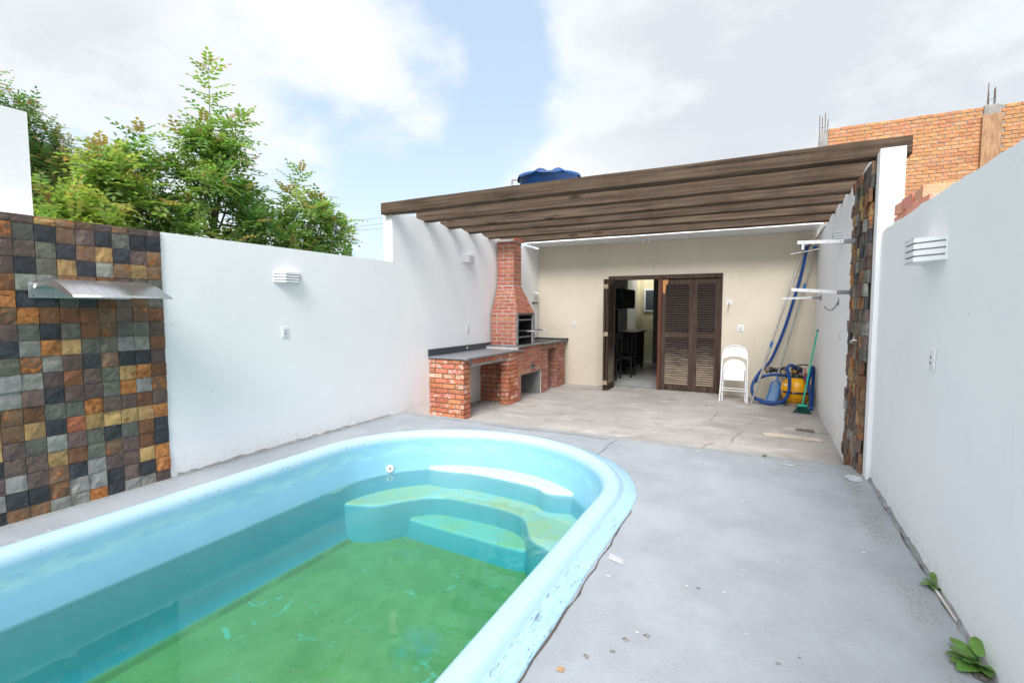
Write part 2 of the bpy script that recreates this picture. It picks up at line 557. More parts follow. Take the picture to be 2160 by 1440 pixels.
def shellm():
    # pale blue gelcoat; the rim is chalked by the sun, algae film below
    m, nt, b = base_mat('pool_gelcoat')
    vec = coords(nt)
    z = nd(nt, 'SeparateXYZ', {0: nd(nt, 'TexCoord').outputs['Object']}).outputs[2]
    n = noise(nt, vec, 1.6, 6, .6)
    col = mixc(nt, mapr(nt, n, .35, .65), (.225, .475, .635), (.20, .44, .60))
    chalk = mapr(nt, mth(nt, 'MULTIPLY_ADD', noise(nt, vec, 6, 5), .03, z), .02, .09)
    col = mixc(nt, mth(nt, 'MULTIPLY', chalk, .5), col, (.62, .74, .83))
    st = noise(nt, coords(nt, stretch=(2.5, 2.5, 9)), 2.0, 6, .6)
    film = mth(nt, 'MULTIPLY', mth(nt, 'MULTIPLY', mapr(nt, z, -.16, -.08), mapr(nt, z, .02, -.05)), mapr(nt, st, .35, .65))
    col = mixc(nt, mth(nt, 'MULTIPLY', film, .42), col, (.36, .66, .60))
    # scuffs worn through the flange paint
    sc_ = noise(nt, coords(nt, stretch=(40, 9, 1)), 1.3, 7, .75, 1.5)
    region = mth(nt, 'MULTIPLY', mapr(nt, noise(nt, vec, 1.2, 3), .44, .56), mth(nt, 'MULTIPLY', mapr(nt, z, .038, .044), mapr(nt, z, .062, .054)))
    col = mixc(nt, mth(nt, 'MULTIPLY', mth(nt, 'MULTIPLY', mapr(nt, sc_, .55, .61), region), .85), col, (.10, .13, .16))
    # green sludge lying on the bottom
    up = nd(nt, 'SeparateXYZ', {0: nd(nt, 'NewGeometry').outputs['Normal']}).outputs[2]
    sl_ = noise(nt, vec, 1.25, 7, .62, .6)
    low = mth(nt, 'MULTIPLY', mapr(nt, z, -.78, -.82), mapr(nt, up, .35, .8))
    f = mth(nt, 'MULTIPLY', low, mapr(nt, sl_, .30, .42, .72, 1.0))
    sludge = mixc(nt, mapr(nt, noise(nt, vec, 5, 7, .65), .35, .68), (.62, .42, .165), (.52, .36, .135))
    sludge = mixc(nt, mapr(nt, noise(nt, vec, 1.7, 6, .7, .8), .40, .62, 0, .55), sludge, (.36, .30, .10))
    sludge = mixc(nt, mapr(nt, noise(nt, vec, 24, 5, .7), .60, .70, 0, .45), sludge, (.24, .22, .09))
    sludge = mixc(nt, mth(nt, 'MULTIPLY', mapr(nt, noise(nt, vec, 3.4, 7, .72, 1.2), .60, .66), .7), sludge, (.50, .62, .50))  # pale patches imitate reflections on the water, painted into the floor colour
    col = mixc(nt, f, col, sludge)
    rim = mth(nt, 'MULTIPLY', mapr(nt, z, -.815, -.838), mapr(nt, z, -.8515, -.846))
    col = mixc(nt, mth(nt, 'MULTIPLY', rim, mapr(nt, noise(nt, vec, 3.5, 6, .7), .25, .7, .2, .6)), col, (.16, .15, .07))
    nt.links.new(col, b.inputs['Base Color'])
    b.inputs['Roughness'].default_value = .32
    b.inputs['Specular IOR Level'].default_value = .45
    nt.links.new(nd(nt, 'Bump', {'Height': noise(nt, vec, 14, 5), 'Strength': .12, 'Distance': .008}).outputs[0], b.inputs['Normal'])
    return m


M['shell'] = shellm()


def stepm():
    m, nt, b = base_mat('pool_step_gelcoat')
    vec = coords(nt)
    g = nd(nt, 'TexCoord').outputs['Object']
    z = nd(nt, 'SeparateXYZ', {0: g}).outputs[2]
    up = nd(nt, 'SeparateXYZ', {0: nd(nt, 'NewGeometry').outputs['Normal']}).outputs[2]
    n = noise(nt, vec, 2.6, 7, .65, .7)
    wet = mapr(nt, z, -.28, -.31)
    f = mth(nt, 'MULTIPLY', mth(nt, 'MULTIPLY', wet, mapr(nt, up, .5, .9)), mapr(nt, n, .38, .58, .15, .95))
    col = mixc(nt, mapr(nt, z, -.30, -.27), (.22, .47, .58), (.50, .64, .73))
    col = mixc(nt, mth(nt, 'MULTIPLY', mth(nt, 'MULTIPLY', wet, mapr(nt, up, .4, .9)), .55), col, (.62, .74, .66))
    col = mixc(nt, mth(nt, 'MULTIPLY', f, .8), col, (.66, .58, .30))
    col = mixc(nt, mth(nt, 'MULTIPLY', mth(nt, 'MULTIPLY', mapr(nt, noise(nt, vec, 16, 6, .7), .62, .72), wet), .5), col, (.16, .17, .08))
    nt.links.new(col, b.inputs['Base Color'])
    b.inputs['Roughness'].default_value = .35
    return m


M['step'] = stepm()


def waterm():
    m = bpy.data.materials.new('pool_water')
    m.use_nodes = True
    nt = m.node_tree
    nt.nodes.clear()
    vec = nd(nt, 'TexCoord').outputs['Object']
    h = noise(nt, vec, 2.2, 3, .5)
    bn = nd(nt, 'Bump', {'Height': h, 'Strength': .12, 'Distance': .05}).outputs[0]
    fr = nd(nt, 'Fresnel', {'IOR': 1.33, 'Normal': bn}).outputs[0]
    gl = nd(nt, 'BsdfGlossy', {'Color': (1, 1, 1), 'Roughness': .01, 'Normal': bn})
    tr = nd(nt, 'BsdfTransparent', {'Color': (1, 1, 1)})
    mx = nd(nt, 'MixShader', {0: fr, 1: tr.outputs[0], 2: gl.outputs[0]})
    vol = nd(nt, 'VolumeAbsorption', {'Color': (.0, .925, .92), 'Density': 0.98})
    out = nd(nt, 'OutputMaterial')
    nt.links.new(mx.outputs[0], out.inputs['Surface'])
    nt.links.new(vol.outputs[0], out.inputs['Volume'])
    return m


M['water'] = waterm()
M['plastic_white'] = surf('white_plastic', (.80, .81, .82), (.76, .77, .78), rough=.4, bump=0, spec=.5, fine=0)
M['lampwhite'] = surf('white_enamel', (.82, .83, .84), (.76, .77, .79), rough=.45, bump=0, spec=.4, fine=0)
M['chairpaint'] = surf('chipped_white_paint', (.78, .79, .81), (.42, .33, .27), s1=12, lo=.73, hi=.76, rough=.45, bump=.2)
M['black'] = surf('black_soot', (.012, .012, .013), (.025, .022, .02), rough=.7, bump=0)
M['blackplastic'] = surf('black_plastic', (.02, .024, .028), (.03, .033, .036), rough=.4, bump=0, spec=.5)
M['darkmetal'] = surf('dark_iron', (.05, .05, .055), (.09, .08, .075), s1=10, rough=.5, bump=.1)
M['frame_steel'] = surf('grey_steel_frame', (.32, .33, .35), (.2, .2, .21), s1=14, rough=.45, bump=.1, metal=.4)
M['steel'] = surf('stainless', (.62, .62, .63), (.52, .52, .53), s1=6, rough=.28, bump=0, metal=.9, stretch=(1, 12, 1))
M['alu'] = surf('aluminium_pole', (.48, .46, .44), (.34, .32, .30), s1=18, rough=.45, bump=.1, metal=.55)
M['yellow'] = surf('yellow_gloss', S(236, 170, 12), S(222, 154, 10), s1=3, rough=.3, bump=0, spec=.5)
M['bluehose'] = surf('blue_hose', S(8, 70, 138), S(6, 58, 120), s1=8, rough=.45, bump=0, spec=.4)
M['blueplastic'] = surf('blue_plastic', S(18, 110, 190), S(14, 96, 172), rough=.4, bump=0, spec=.4)
M['tankblue'] = surf('tank_blue', S(24, 76, 136), S(20, 64, 118), s1=2, rough=.45, bump=0, spec=.4)
M['green'] = surf('teal_handle', S(36, 188, 160), S(30, 170, 146), rough=.35, bump=0, spec=.4)
M['greenb'] = surf('green_bristle', S(26, 96, 84), S(18, 72, 66), s1=40, rough=.7, bump=0)
M['rednet'] = surf('red_cord', S(170, 50, 40), S(140, 40, 34), bump=0)
M['pvc'] = surf('dirty_pvc', S(168, 150, 132), S(130, 112, 98), s1=12, rough=.5, bump=0)
M['cabinet'] = surf('dark_cabinet', (.035, .042, .042), (.03, .036, .036), rough=.4, bump=0)
M['darkwall'] = surf('shaded_partition', (.30, .32, .29), (.26, .28, .25))  # own grey-green colour of the inner walls
M['tilefloor'] = surf('pale_floor_tile', (.55, .56, .57), (.50, .51, .52), s1=3, rough=.22, bump=0, spec=.5, rnd=.04)
M['rebar'] = surf('rusty_rebar', (.17, .12, .10), (.10, .08, .07), bump=0)
M['timber'] = surf('form_board', S(178, 142, 110), S(150, 116, 88), s1=5, stretch=(6, 6, 1), bump=.3)
M['bark'] = surf('bark', (.16, .12, .085), (.09, .07, .05), s1=8, bump=.6, bsc=30)
M['leafstick'] = surf('dry_stick', (.66, .62, .58), (.55, .5, .46), bump=0)


def glassm():
    m, nt, b = base_mat('window_glass')
    b.inputs['Base Color'].default_value = (.08, .10, .11, 1)
    b.inputs['Roughness'].default_value = .06
    b.inputs['Specular IOR Level'].default_value = .7
    return m


M['glass'] = glassm()
M['pvcgrey'] = surf('frosted_diffuser', (.45, .46, .48), (.4, .41, .43), bump=0, fine=0)


def netm():
    m = bpy.data.materials.new('blue_netting')
    m.use_nodes = True
    nt = m.node_tree
    b = nt.nodes['Principled BSDF']
    b.inputs['Base Color'].default_value = (*S(70, 140, 200), 1)
    tr = nd(nt, 'BsdfTransparent')
    mx = nd(nt, 'MixShader', {0: .62, 1: tr.outputs[0], 2: b.outputs[0]})
    nt.links.new(mx.outputs[0], nt.nodes['Material Output'].inputs[0])
    return m


M['net'] = netm()


def leafm(name):
    m = bpy.data.materials.new(name)
    m.use_nodes = True
    nt = m.node_tree
    b = nt.nodes['Principled BSDF']
    at = nd(nt, 'Attribute', attribute_name='tint').outputs['Color']
    nt.links.new(at, b.inputs['Base Color'])
    b.inputs['Roughness'].default_value = .42
    b.inputs['Specular IOR Level'].default_value = .35
    tl = nd(nt, 'BsdfTranslucent', {'Color': mixc(nt, 1.0, at, (1.5, 1.6, .8), 'MULTIPLY')})
    mx = nd(nt, 'MixShader', {0: .5, 1: b.outputs[0], 2: tl.outputs[0]})
    nt.links.new(mx.outputs[0], nt.nodes['Material Output'].inputs[0])
    return m


M['leaf'] = leafm('leaf')

# ================================================================ the setting
XL, XR, DZ, PZ = -4.55, .86, .04, -.15
YD, YH = 5.45, 10.2
o = MB().add([(-900, -900, -1.3), (900, -900, -1.3), (900, 900, -1.3), (-900, 900, -1.3)], [(0, 1, 2, 3)]).build('ground', M['dirt'])
tag(o, kind='structure')

PA, PB, PCX, PY1, PY0 = 1.535, 1.37, -2.465, 3.54, -1.9      # pool: half width, end depth, centre line, ends


def outline(d):
    pts = []
    for k in range(12):
        pts.append(((PCX + PA, PY0 + (PY1 - PY0) * k / 12), (1, 0)))
    for k in range(40):
        t = math.pi * k / 40
        n = V((math.cos(t) / PA, math.sin(t) / PB)).normalized()
        pts.append(((PCX + PA * math.cos(t), PY1 + PB * math.sin(t)), (n.x, n.y)))
    for k in range(12):
        pts.append(((PCX - PA, PY1 - (PY1 - PY0) * k / 12), (-1, 0)))
    for k in range(40):
        t = math.pi + math.pi * k / 40
        n = V((math.cos(t) / PA, math.sin(t) / PB)).normalized()
        pts.append(((PCX + PA * math.cos(t), PY0 + PB * math.sin(t)), (n.x, n.y)))
    return [(p[0] - n[0] * d, p[1] - n[1] * d) for p, n in pts]


# deck slab with the pool cut out; its far edge is a rough worn step down to the patio
bm = bmesh.new()
inner = [bm.verts.new((x, y, DZ)) for x, y in outline(-.085)]
rnd = random.Random(3)
oc = [(XL, -4.2), (XR, -4.2)] + [(XR, YD - .03)] + [(XR - (XR - XL) * k / 60, YD + rnd.uniform(-.016, .016)) for k in range(1, 60)] + [(XL, YD)]
outer = [bm.verts.new((x, y, DZ)) for x, y in oc]
for lp in (inner, outer):
    for i in range(len(lp)):
        bm.edges.new((lp[i], lp[(i + 1) % len(lp)]))
bmesh.ops.triangle_fill(bm, use_beauty=True, edges=bm.edges[:])
fr = [v for v in outer[2:]]
lo = [bm.verts.new((v.co.x, v.co.y + .035, PZ - .05)) for v in fr]
for i in range(len(fr) - 1):
    bm.faces.new((fr[i], lo[i], lo[i + 1], fr[i + 1]))
bmesh.ops.recalc_face_normals(bm, faces=bm.faces[:])
me = bpy.data.meshes.new('pool_deck')
bm.to_mesh(me)
bm.free()
if sum(p.normal.z for p in me.polygons if abs(p.normal.z) > .9) < 0:
    me.flip_normals()
me.materials.append(M['deck'])
deck = bpy.data.objects.new('pool_deck', me)
COL.objects.link(deck)
tag(deck, kind='structure')
# crack in the deck, expansion joint and a patch over a buried pipe
def ribbon(name, pts, w, m, parent, seed=1, z=None):
    rr = random.Random(seed)
    pts = catmull(pts, 6)
    a, b = [], []
    for i, p in enumerate(pts):
        t = (pts[min(i + 1, len(pts) - 1)] - pts[max(i - 1, 0)]).normalized()
        n = V((-t.y, t.x, 0)) * w * rr.uniform(.25, 1.0)
        j = V((rr.uniform(-1, 1), rr.uniform(-1, 1), 0)) * w * 1.3
        a.append(p + n + j)
        b.append(p - n + j)
    k = len(a)
    return MB().add(a + b, [(i, i + 1, k + i + 1, k + i) for i in range(k - 1)]).build(name, m, parent)


zd = DZ + .004
ribbon('joint_crack', [(-4.2, 5.30, zd), (-3.4, 5.33, zd), (-2.6, 5.30, zd), (-1.9, 5.33, zd), (-1.5, 5.30, zd)], .006, M['crack'], deck, 2)
ribbon('joint_crack', [(-1.42, 5.36, zd), (-1.44, 5.12, zd), (-1.43, 4.86, zd), (-1.45, 4.72, zd)], .004, M['crack'], deck, 3)
ribbon('wall_gap', [(.845, 5.3, zd), (.85, 4.2, zd), (.842, 3.3, zd), (.85, 2.6, zd), (.848, 1.5, zd)], .009, M['crack'], deck, 5)
ribbon('flange_gap', [(-0.816, -1.0, zd), (-0.812, 1.0, zd), (-0.806, 1.9, zd), (-0.802, 2.4, zd), (-0.804, 3.0, zd), (-0.806, 3.5, zd)], .006, M['crack'], deck, 8)
for x, y, r_, s_ in [(-.42, 2.15, .016, 1), (-.50, 2.08, .014, 2), (-.53, 1.98, .012, 3), (-.62, 1.90, .013, 4), (.10, 2.22, .010, 5), (-.26, 2.65, .010, 6), (-.69, 1.78, .02, 7), (.18, 2.3, .007, 8)]:
    rr = random.Random(s_)
    ring = [(x + r_ * rr.uniform(.7, 1.3) * math.cos(a), y + r_ * rr.uniform(.6, 1.1) * math.sin(a), zd - .001) for a in [2 * math.pi * k / 9 for k in range(9)]]
    MB().add(ring, [tuple(range(9))]).build('pit', M['pit'] if s_ != 7 else M['timber'], deck)
rr = random.Random(12)
MB().add([(x + rr.uniform(-.006, .006), y + rr.uniform(-.006, .006), zd) for x, y in [(-.775, 2.80), (-.68, 2.76), (-.665, 2.70), (-.76, 2.725)]], [(0, 1, 2, 3)]).build('cement_patch', surf('pale_cement', (.46, .48, .50), (.40, .42, .45)), deck)

for nm_, cx_, cy_, ra, rb, mm, sd in [('rust_stain', .36, 5.265, .05, .022, surf('rust_stain', (.46, .36, .28), (.42, .38, .36), s1=20, bump=0), 41), ('paint_patch', .74, 5.05, .07, .10, surf('spilt_white_paint', (.60, .62, .64), (.45, .47, .5), s1=14, bump=0), 42),
                                    ('paint_patch', .25, 5.20, .10, .014, bpy.data.materials['spilt_white_paint'], 43)]:
    rr = random.Random(sd)
    MB().add([(cx_ + ra * rr.uniform(.6, 1.2) * math.cos(a), cy_ + rb * rr.uniform(.6, 1.2) * math.sin(a), zd) for a in [2 * math.pi * k / 22 for k in range(22)]], [tuple(range(22))]).build(nm_, mm, deck)
o = MB().add([(XL - .1, YD - .2, PZ), (XR + .05, YD - .2, PZ), (XR + .05, YH + .02, PZ), (XL - .1, YH + .02, PZ)], [(0, 1, 2, 3)]).build('patio_floor', M['patio'])
patio = tag(o, kind='structure')
zp = PZ + .004
for i, (pts, w) in enumerate([([(-.61, 6.10, zp), (-.52, 6.40, zp), (-.31, 6.49, zp), (-.30, 6.77, zp), (-.20, 7.22, zp)], .005),
                              ([(-.66, 7.65, zp), (-.62, 8.1, zp), (-.60, 8.55, zp)], .005),
                              ([(.2, 8.0, zp), (.36, 8.02, zp), (.52, 8.1, zp)], .006),
                              ([(-2.9, 7.2, zp), (-2.6, 7.5, zp), (-2.5, 8.1, zp), (-2.1, 8.4, zp)], .003)]):
    ribbon('crack', pts, w, M['crack'], patio, 20 + i)
# paler cement patch round the drain
rr = random.Random(5)
cx_, cy_ = .50, 7.66
ring = [(cx_ + .24 * rr.uniform(.85, 1.1) * math.cos(a), cy_ + .16 * rr.uniform(.85, 1.1) * math.sin(a), zp) for a in [2 * math.pi * k / 18 for k in range(18)]]
MB().add(ring, [tuple(range(18))]).build('cement_patch', surf('sandy_cement', (.50, .46, .42), (.44, .41, .375)), patio)

# ---------------------------------------------------------------- pool
pool = thing('swimming_pool', (PCX, PY1, 0), 'pale blue fibreglass pool with rounded end, half full of green water', 'pool')
prof = [(-.112, .0), (-.113, .046), (-.105, .051), (-.02, .051), (-.004, .053), (.004, .066), (.016, .088), (.036, .102), (.065, .108), (.100, .107), (.126, .099),
        (.145, .082), (.158, .055), (.168, .02), (.176, -.03), (.190, -.10), (.212, -.17), (.226, -.24), (.238, -.30), (.252, -.40), (.268, -.55), (.285, -.70), (.305, -.79), (.335, -.835), (.38, -.85)]
rings = [[(x, y, z) for x, y in outline(d)] for d, z in prof]
# the flange edge is a little wavy where the deck has been trowelled against it
rr = random.Random(9)
wav = [rr.uniform(-.007, .007) for _ in rings[0]]
for k in (0, 1, 2):
    rings[k] = [(x + wav[i], y + wav[i] * .6, z) for i, (x, y, z) in enumerate(rings[k])]
n = len(rings[0])
mb = MB()
mb.add([p for r_ in rings for p in r_], [(a * n + i, a * n + (i + 1) % n, (a + 1) * n + (i + 1) % n, (a + 1) * n + i) for a in range(len(rings) - 1) for i in range(n)], True)
mb.add([(x, y, z) for x, y, z in rings[-1]], [tuple(range(n))])
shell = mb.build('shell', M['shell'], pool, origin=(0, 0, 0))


def pool_step(name, front, ztop, back=4.95, rad=.035, label=None):
    f = catmull([(x, y, 0) for x, y in front], 6)
    poly = [(p.x, p.y) for p in f] + [(front[-1][0], back), (front[0][0], back)]
    bm = bmesh.new()
    top = [bm.verts.new((x, y, ztop)) for x, y in poly]
    bot = [bm.verts.new((x + .0, y - (.03 if i < len(f) else 0), -.86)) for i, (x, y) in enumerate(poly)]
    bm.faces.new(top)
    N = len(poly)
    for i in range(N):
        bm.faces.new((top[i], bot[i], bot[(i + 1) % N], top[(i + 1) % N]))
    bmesh.ops.recalc_face_normals(bm, faces=bm.faces[:])
    ed = [e for e in bm.edges if e.verts[0] in top and e.verts[1] in top]
    bmesh.ops.bevel(bm, geom=ed, offset=rad, segments=3, affect='EDGES', profile=.5)
    for q in bm.faces:
        q.smooth = abs(q.normal.z) < .98
    me = bpy.data.meshes.new(name)
    bm.to_mesh(me)
    bm.free()
    me.materials.append(M['step'])
    o = bpy.data.objects.new(name, me)
    COL.objects.link(o)
    o.parent = pool
    o.location = -V(pool.location)
    return tag(o, label)


pool_step('bench', [(-3.40, 4.52), (-3.30, 4.39), (-3.05, 4.40), (-2.78, 4.46), (-2.35, 4.45), (-2.0, 4.40), (-1.83, 4.31), (-1.60, 4.36), (-1.45, 4.42)], -.262, label='white moulded bench just above the water')
pool_step('ledge', [(-3.95, 3.52), (-3.72, 3.56), (-3.42, 3.68), (-3.18, 3.98), (-2.98, 4.14), (-2.6, 4.18), (-2.2, 4.16), (-1.96, 4.06), (-1.80, 3.82), (-1.66, 3.68), (-1.3, 3.55), (-1.0, 3.52)], -.47)
pool_step('step', [(-3.26, 4.15), (-3.22, 3.93), (-2.8, 3.88), (-2.38, 3.86), (-2.0, 3.84), (-1.83, 3.88), (-1.80, 4.1)], -.66)
mb = MB().lathe((-3.602, 4.092, -.250), [(.0, .004), (.010, .004), (.012, .016), (.030, .018), (.042, .008), (.044, -.02)], 24, axis=(.844, -.537, .1))
jet = mb.build('return_jet', M['plastic_white'], pool)
MB().lathe((-3.602, 4.092, -.250), [(.0, .007), (.009, .007), (.009, -.004)], 14, axis=(.844, -.537, .1)).build('nozzle', M['black'], jet)
wo_ = outline(.245)
k = len(wo_)
wv = [(x, y, -.30) for x, y in wo_] + [(x, y, -.95) for x, y in outline(.20)]
o = MB().add(wv, [tuple(range(k)), tuple(range(k, 2 * k))[::-1]] + [(i, (i + 1) % k, k + (i + 1) % k, k + i) for i in range(k)]).build('pool_water', M['water'])
tag(o, kind='structure')
# specks and leaf bits floating on the water
rr = random.Random(31)
lit = MB()
for i in range(190):
    x, y = rr.uniform(-3.65, -1.3), rr.uniform(.3, 4.2)
    s_ = rr.uniform(.003, .010)
    a = rr.uniform(0, 6.28)
    c_, d_ = math.cos(a) * s_, math.sin(a) * s_
    lit.add([(x - c_, y - d_, -.297), (x + d_ * .4, y - c_ * .4, -.296), (x + c_, y + d_, -.297), (x - d_ * .4, y + c_ * .4, -.2965)], [(0, 1, 2, 3)])
tag(lit.build('floating_litter', M['crack']), 'tiny dark specks floating on the pool water', 'litter', kind='stuff')

# ---------------------------------------------------------------- slate tiles
def tile_mesh(seed, s, th):
    rr = random.Random(seed)
    N = 4
    h = s / 2
    an = rr.uniform(0, 6.28)
    ca, sa, cut, dep = math.cos(an), math.sin(an), rr.uniform(-.1, .4), rr.choice((0, 0, .004, .006, .008))
    vv = []
    for i in range(N + 1):
        for j in range(N + 1):
            e = i in (0, N) or j in (0, N)
            cl = dep if (i / N - .5) * ca + (j / N - .5) * sa > cut else 0
            vv.append((th + rr.uniform(-.0016, .0014) - (.0025 if e else 0) - cl, -h + s * i / N + (rr.uniform(-.001, .001)), -h + s * j / N + rr.uniform(-.001, .001)))
    ff = [(i * (N + 1) + j, (i + 1) * (N + 1) + j, (i + 1) * (N + 1) + j + 1, i * (N + 1) + j + 1) for i in range(N) for j in range(N)]
    rim = [j for j in range(N + 1)] + [i * (N + 1) + N for i in range(1, N + 1)] + [N * (N + 1) + j for j in range(N - 1, -1, -1)] + [i * (N + 1) for i in range(N - 1, 0, -1)]
    o_ = len(vv)
    vv += [(-.006, vv[i][1], vv[i][2]) for i in rim]
    ff += [(rim[i], rim[(i + 1) % len(rim)], o_ + (i + 1) % len(rim), o_ + i) for i in range(len(rim))]
    return mesh_of(MB().add(vv, ff), 'slate_tile', M['slate'])


TS = .1155
tmesh = [tile_mesh(100 + i, TS - .0025, .014) for i in range(14)]
PAL = {'D': (56, 58, 62), 'G': (94, 93, 84), 'L': (136, 136, 128), 'P': (98, 82, 76), 'B': (114, 78, 54), 'O': (178, 118, 66), 'Y': (168, 138, 90), 'M': (114, 91, 70), 'R': (166, 98, 70)}
RUST = {'D': .12, 'G': .18, 'L': .10, 'P': .26, 'B': .48, 'O': .74, 'Y': .60, 'M': .64, 'R': .5}
ROWS = ['PPYMMPMPP', 'MGDMPDGDD', 'PPGDMYDPM', 'PDGYDLMYM', 'BLLMMBPGG', 'ODDGDBPMG', 'MOBBBMPMB', 'PGDGBMGGP', 'DLOYGGLLB', 'GMLPDMDDP', 'LLPBPGYOB', 'LPDPPGOLM',
        'MBGGOPPBP', 'MYDRYYYYO', 'PGLPGDGBD', 'PPYBGMPBD', 'LPMDLPPYO', 'DDMLLDPDO', 'MMLLODLLP']


def colour_tile(o, ch, rr):
    c = S(*PAL[ch])
    f = rr.uniform(.8, 1.2)
    o.color = (c[0] * f, c[1] * f * rr.uniform(.96, 1.04), c[2] * f * rr.uniform(.94, 1.06), min(1, max(0, RUST[ch] + rr.uniform(-.12, .12))))


lw = thing('garden_wall', (XL - .08, 1.0, -.3), 'white rendered boundary wall left of the pool, clad with slate tiles at one end', 'wall')
MB().box((XL - .16, -4.2, -1.3), (XL, YD - .16, 2.15)).build('wall_body', M['white'], lw, origin=(0, 0, 0))
panel = MB().box((XL + .001, .9, DZ - .03), (XL + .007, 2.362, 2.146)).build('tile_backing', M['mortar'], lw)
rr = random.Random(77)
ncol = 12
for r_ in range(19):
    zc = 2.15 - .03 if r_ == 0 else 2.15 - .06 - TS * (r_ - .5)
    for c in range(ncol):
        ch = ROWS[r_][8 - c] if c < 9 else rr.choice('PPDDGGBMMLOY')
        yc = 2.362 - TS * (c + .5)
        t = inst('slate_tile', rr.choice(tmesh), panel, (XL + .006 + rr.choice((0, 0, .001, .003, .006)), yc, zc), (rr.uniform(-.012, .012) if r_ else 0, rr.uniform(-.02, .02), rr.uniform(-.03, .03)), (1, rr.uniform(.972, 1.0), .49 if r_ == 0 else rr.uniform(.972, 1.0)))
        colour_tile(t, ch, rr)

ub = thing('parapet_wall', (XL - .12, .6, 2.15), 'short taller white wall block standing behind the slate tiles at the left edge', 'wall')
MB().box((XL - .30, -4.2, 1.9), (XL - .165, 1.62, 2.90)).build('wall_body', M['white'], ub, origin=(0, 0, 0))

# patio side wall, left: taller, carries the pergola
lt = thing('patio_side_wall', (XL - .07, 7.5, PZ), 'tall white side wall behind the brick barbecue, carrying the pergola beams', 'wall')
rr = random.Random(4)
BY = [5.27, 6.05, 6.67, 7.30, 7.98, 8.66]       # centre lines of the pergola beams


def scalloped(x0, x1, ya, yb, ztop, zbot):
    """wall whose top is plastered up unevenly between the beams"""
    ys = [ya]
    y = ya
    while y < yb - .05:
        y += .045
        ys.append(min(y, yb))
    mb = MB()
    tops = []
    for y in ys:
        d = min(abs(y - b) for b in BY) if y < 9.2 else .4
        tops.append(ztop + .035 * min(1, max(0, (d - .06) / .2)) + rr.uniform(-.008, .008))
    vv = []
    for y, t in zip(ys, tops):
        vv += [(x0, y, zbot), (x0, y, t), (x1, y, t + rr.uniform(-.004, .004)), (x1, y, zbot)]
    ff = [(0, 1, 2, 3), tuple(4 * (len(ys) - 1) + q for q in (3, 2, 1, 0))]
    for i in range(len(ys) - 1):
        a, b = 4 * i, 4 * i + 4
        for q in range(4):
            ff.append((a + q, b + q, b + (q + 1) % 4, a + (q + 1) % 4))
    return mb.add(vv, ff)


scalloped(XL - .15, XL, YD - .16, 17.2, 2.805, -1.3).build('wall_body', M['white'], lt, origin=(0, 0, 0))

# right boundary wall (low) and right patio wall (tall) with slate strip
rw = thing('garden_wall', (XR + .08, 2.0, -.3), 'scuffed white boundary wall along the right side of the deck', 'wall')
mb = MB()
ys = [-4.2 + i * .09 for i in range(int((5.05 + 4.2) / .09) + 1)] + [5.06]
vv = []
for y in ys:
    t = 2.15 + rr.uniform(-.010, .008)
    vv += [(XR, y, -1.3), (XR, y, t), (XR + .14, y, t + rr.uniform(-.01, .004)), (XR + .14, y, -1.3)]
ff = [(0, 1, 2, 3), tuple(4 * (len(ys) - 1) + q for q in (3, 2, 1, 0))]
for i in range(len(ys) - 1):
    for q in range(4):
        ff.append((4 * i + q, 4 * i + 4 + q, 4 * i + 4 + (q + 1) % 4, 4 * i + (q + 1) % 4))
mb.add(vv, ff).build('wall_body', M['white'], rw, origin=(0, 0, 0))
# rough mortar fillet at the wall's foot
mb = MB()
ys = [-1 + i * .06 for i in range(104)]
prof_ = []
for y in ys:
    w, h = rr.uniform(.012, .03), rr.uniform(.012, .035)
    prof_ += [(XR - w, y, DZ + .001), (XR - w * .4, y, DZ + h * .7), (XR + .002, y, DZ + h)]
mb.add(prof_, [(3 * i + q, 3 * i + 3 + q, 3 * i + 4 + q, 3 * i + 1 + q) for i in range(len(ys) - 1) for q in (0, 1)])
mb.build('mortar_fillet', surf('grey_fillet', (.27, .28, .29), (.20, .21, .21), s1=8, bump=.6), rw)
mb = MB()
prof_ = []
ys = [-1 + i * .06 for i in range(104)]
for y in ys:
    w, h = rr.uniform(.01, .03), rr.uniform(.006, .03)
    prof_ += [(XL + w + .012, y, DZ + .001), (XL + w * .5 + .006, y, DZ + h * .6), (XL + .001, y, DZ + h)]
sel = [i for i in range(len(ys) - 1) if ys[i] > 2.37]
mb.add(prof_, [(3 * i + q, 3 * i + 3 + q, 3 * i + 4 + q, 3 * i + 1 + q) for i in sel for q in (0, 1)])
mb.build('mortar_fillet', bpy.data.materials['grey_fillet'], lw)

rt = thing('patio_side_wall', (XR + .05, 7.5, PZ), 'tall white side wall on the right with a vertical strip of slate tiles', 'wall')
XT = .825
scalloped(XT, XR + .135, 5.065, 17.2, 2.80, -1.3).build('wall_body', M['white'], rt, origin=(0, 0, 0))
strip = MB().box((XT - .004, 5.20, PZ), (XT - .001, 6.16, 2.80)).build('tile_backing', M['mortar_dark'], rt)
rr = random.Random(5)
tmesh2 = [tile_mesh(200 + i, TS - .002, .02) for i in range(6)]
for r_ in range(25):
    for c in range(8):
        zc = PZ + .03 + TS * (r_ + .5)
        yc = 5.205 + TS * (c + .5)
        if zc > 2.79 and c > 5:
            continue
        t = inst('slate_tile', rr.choice(tmesh2), strip, (XT - .008 - rr.choice((0, .004, .010, .018)), yc + rr.uniform(-.006, .006), zc), (rr.uniform(-.05, .05), rr.uniform(-.07, .07), math.pi + rr.uniform(-.10, .16)), (rr.uniform(.8, 1.5), rr.choice((1, 1, 1, .7)), rr.uniform(.94, 1.04)))
        colour_tile(t, rr.choice('PPPBBMMDGGLOY'), rr)

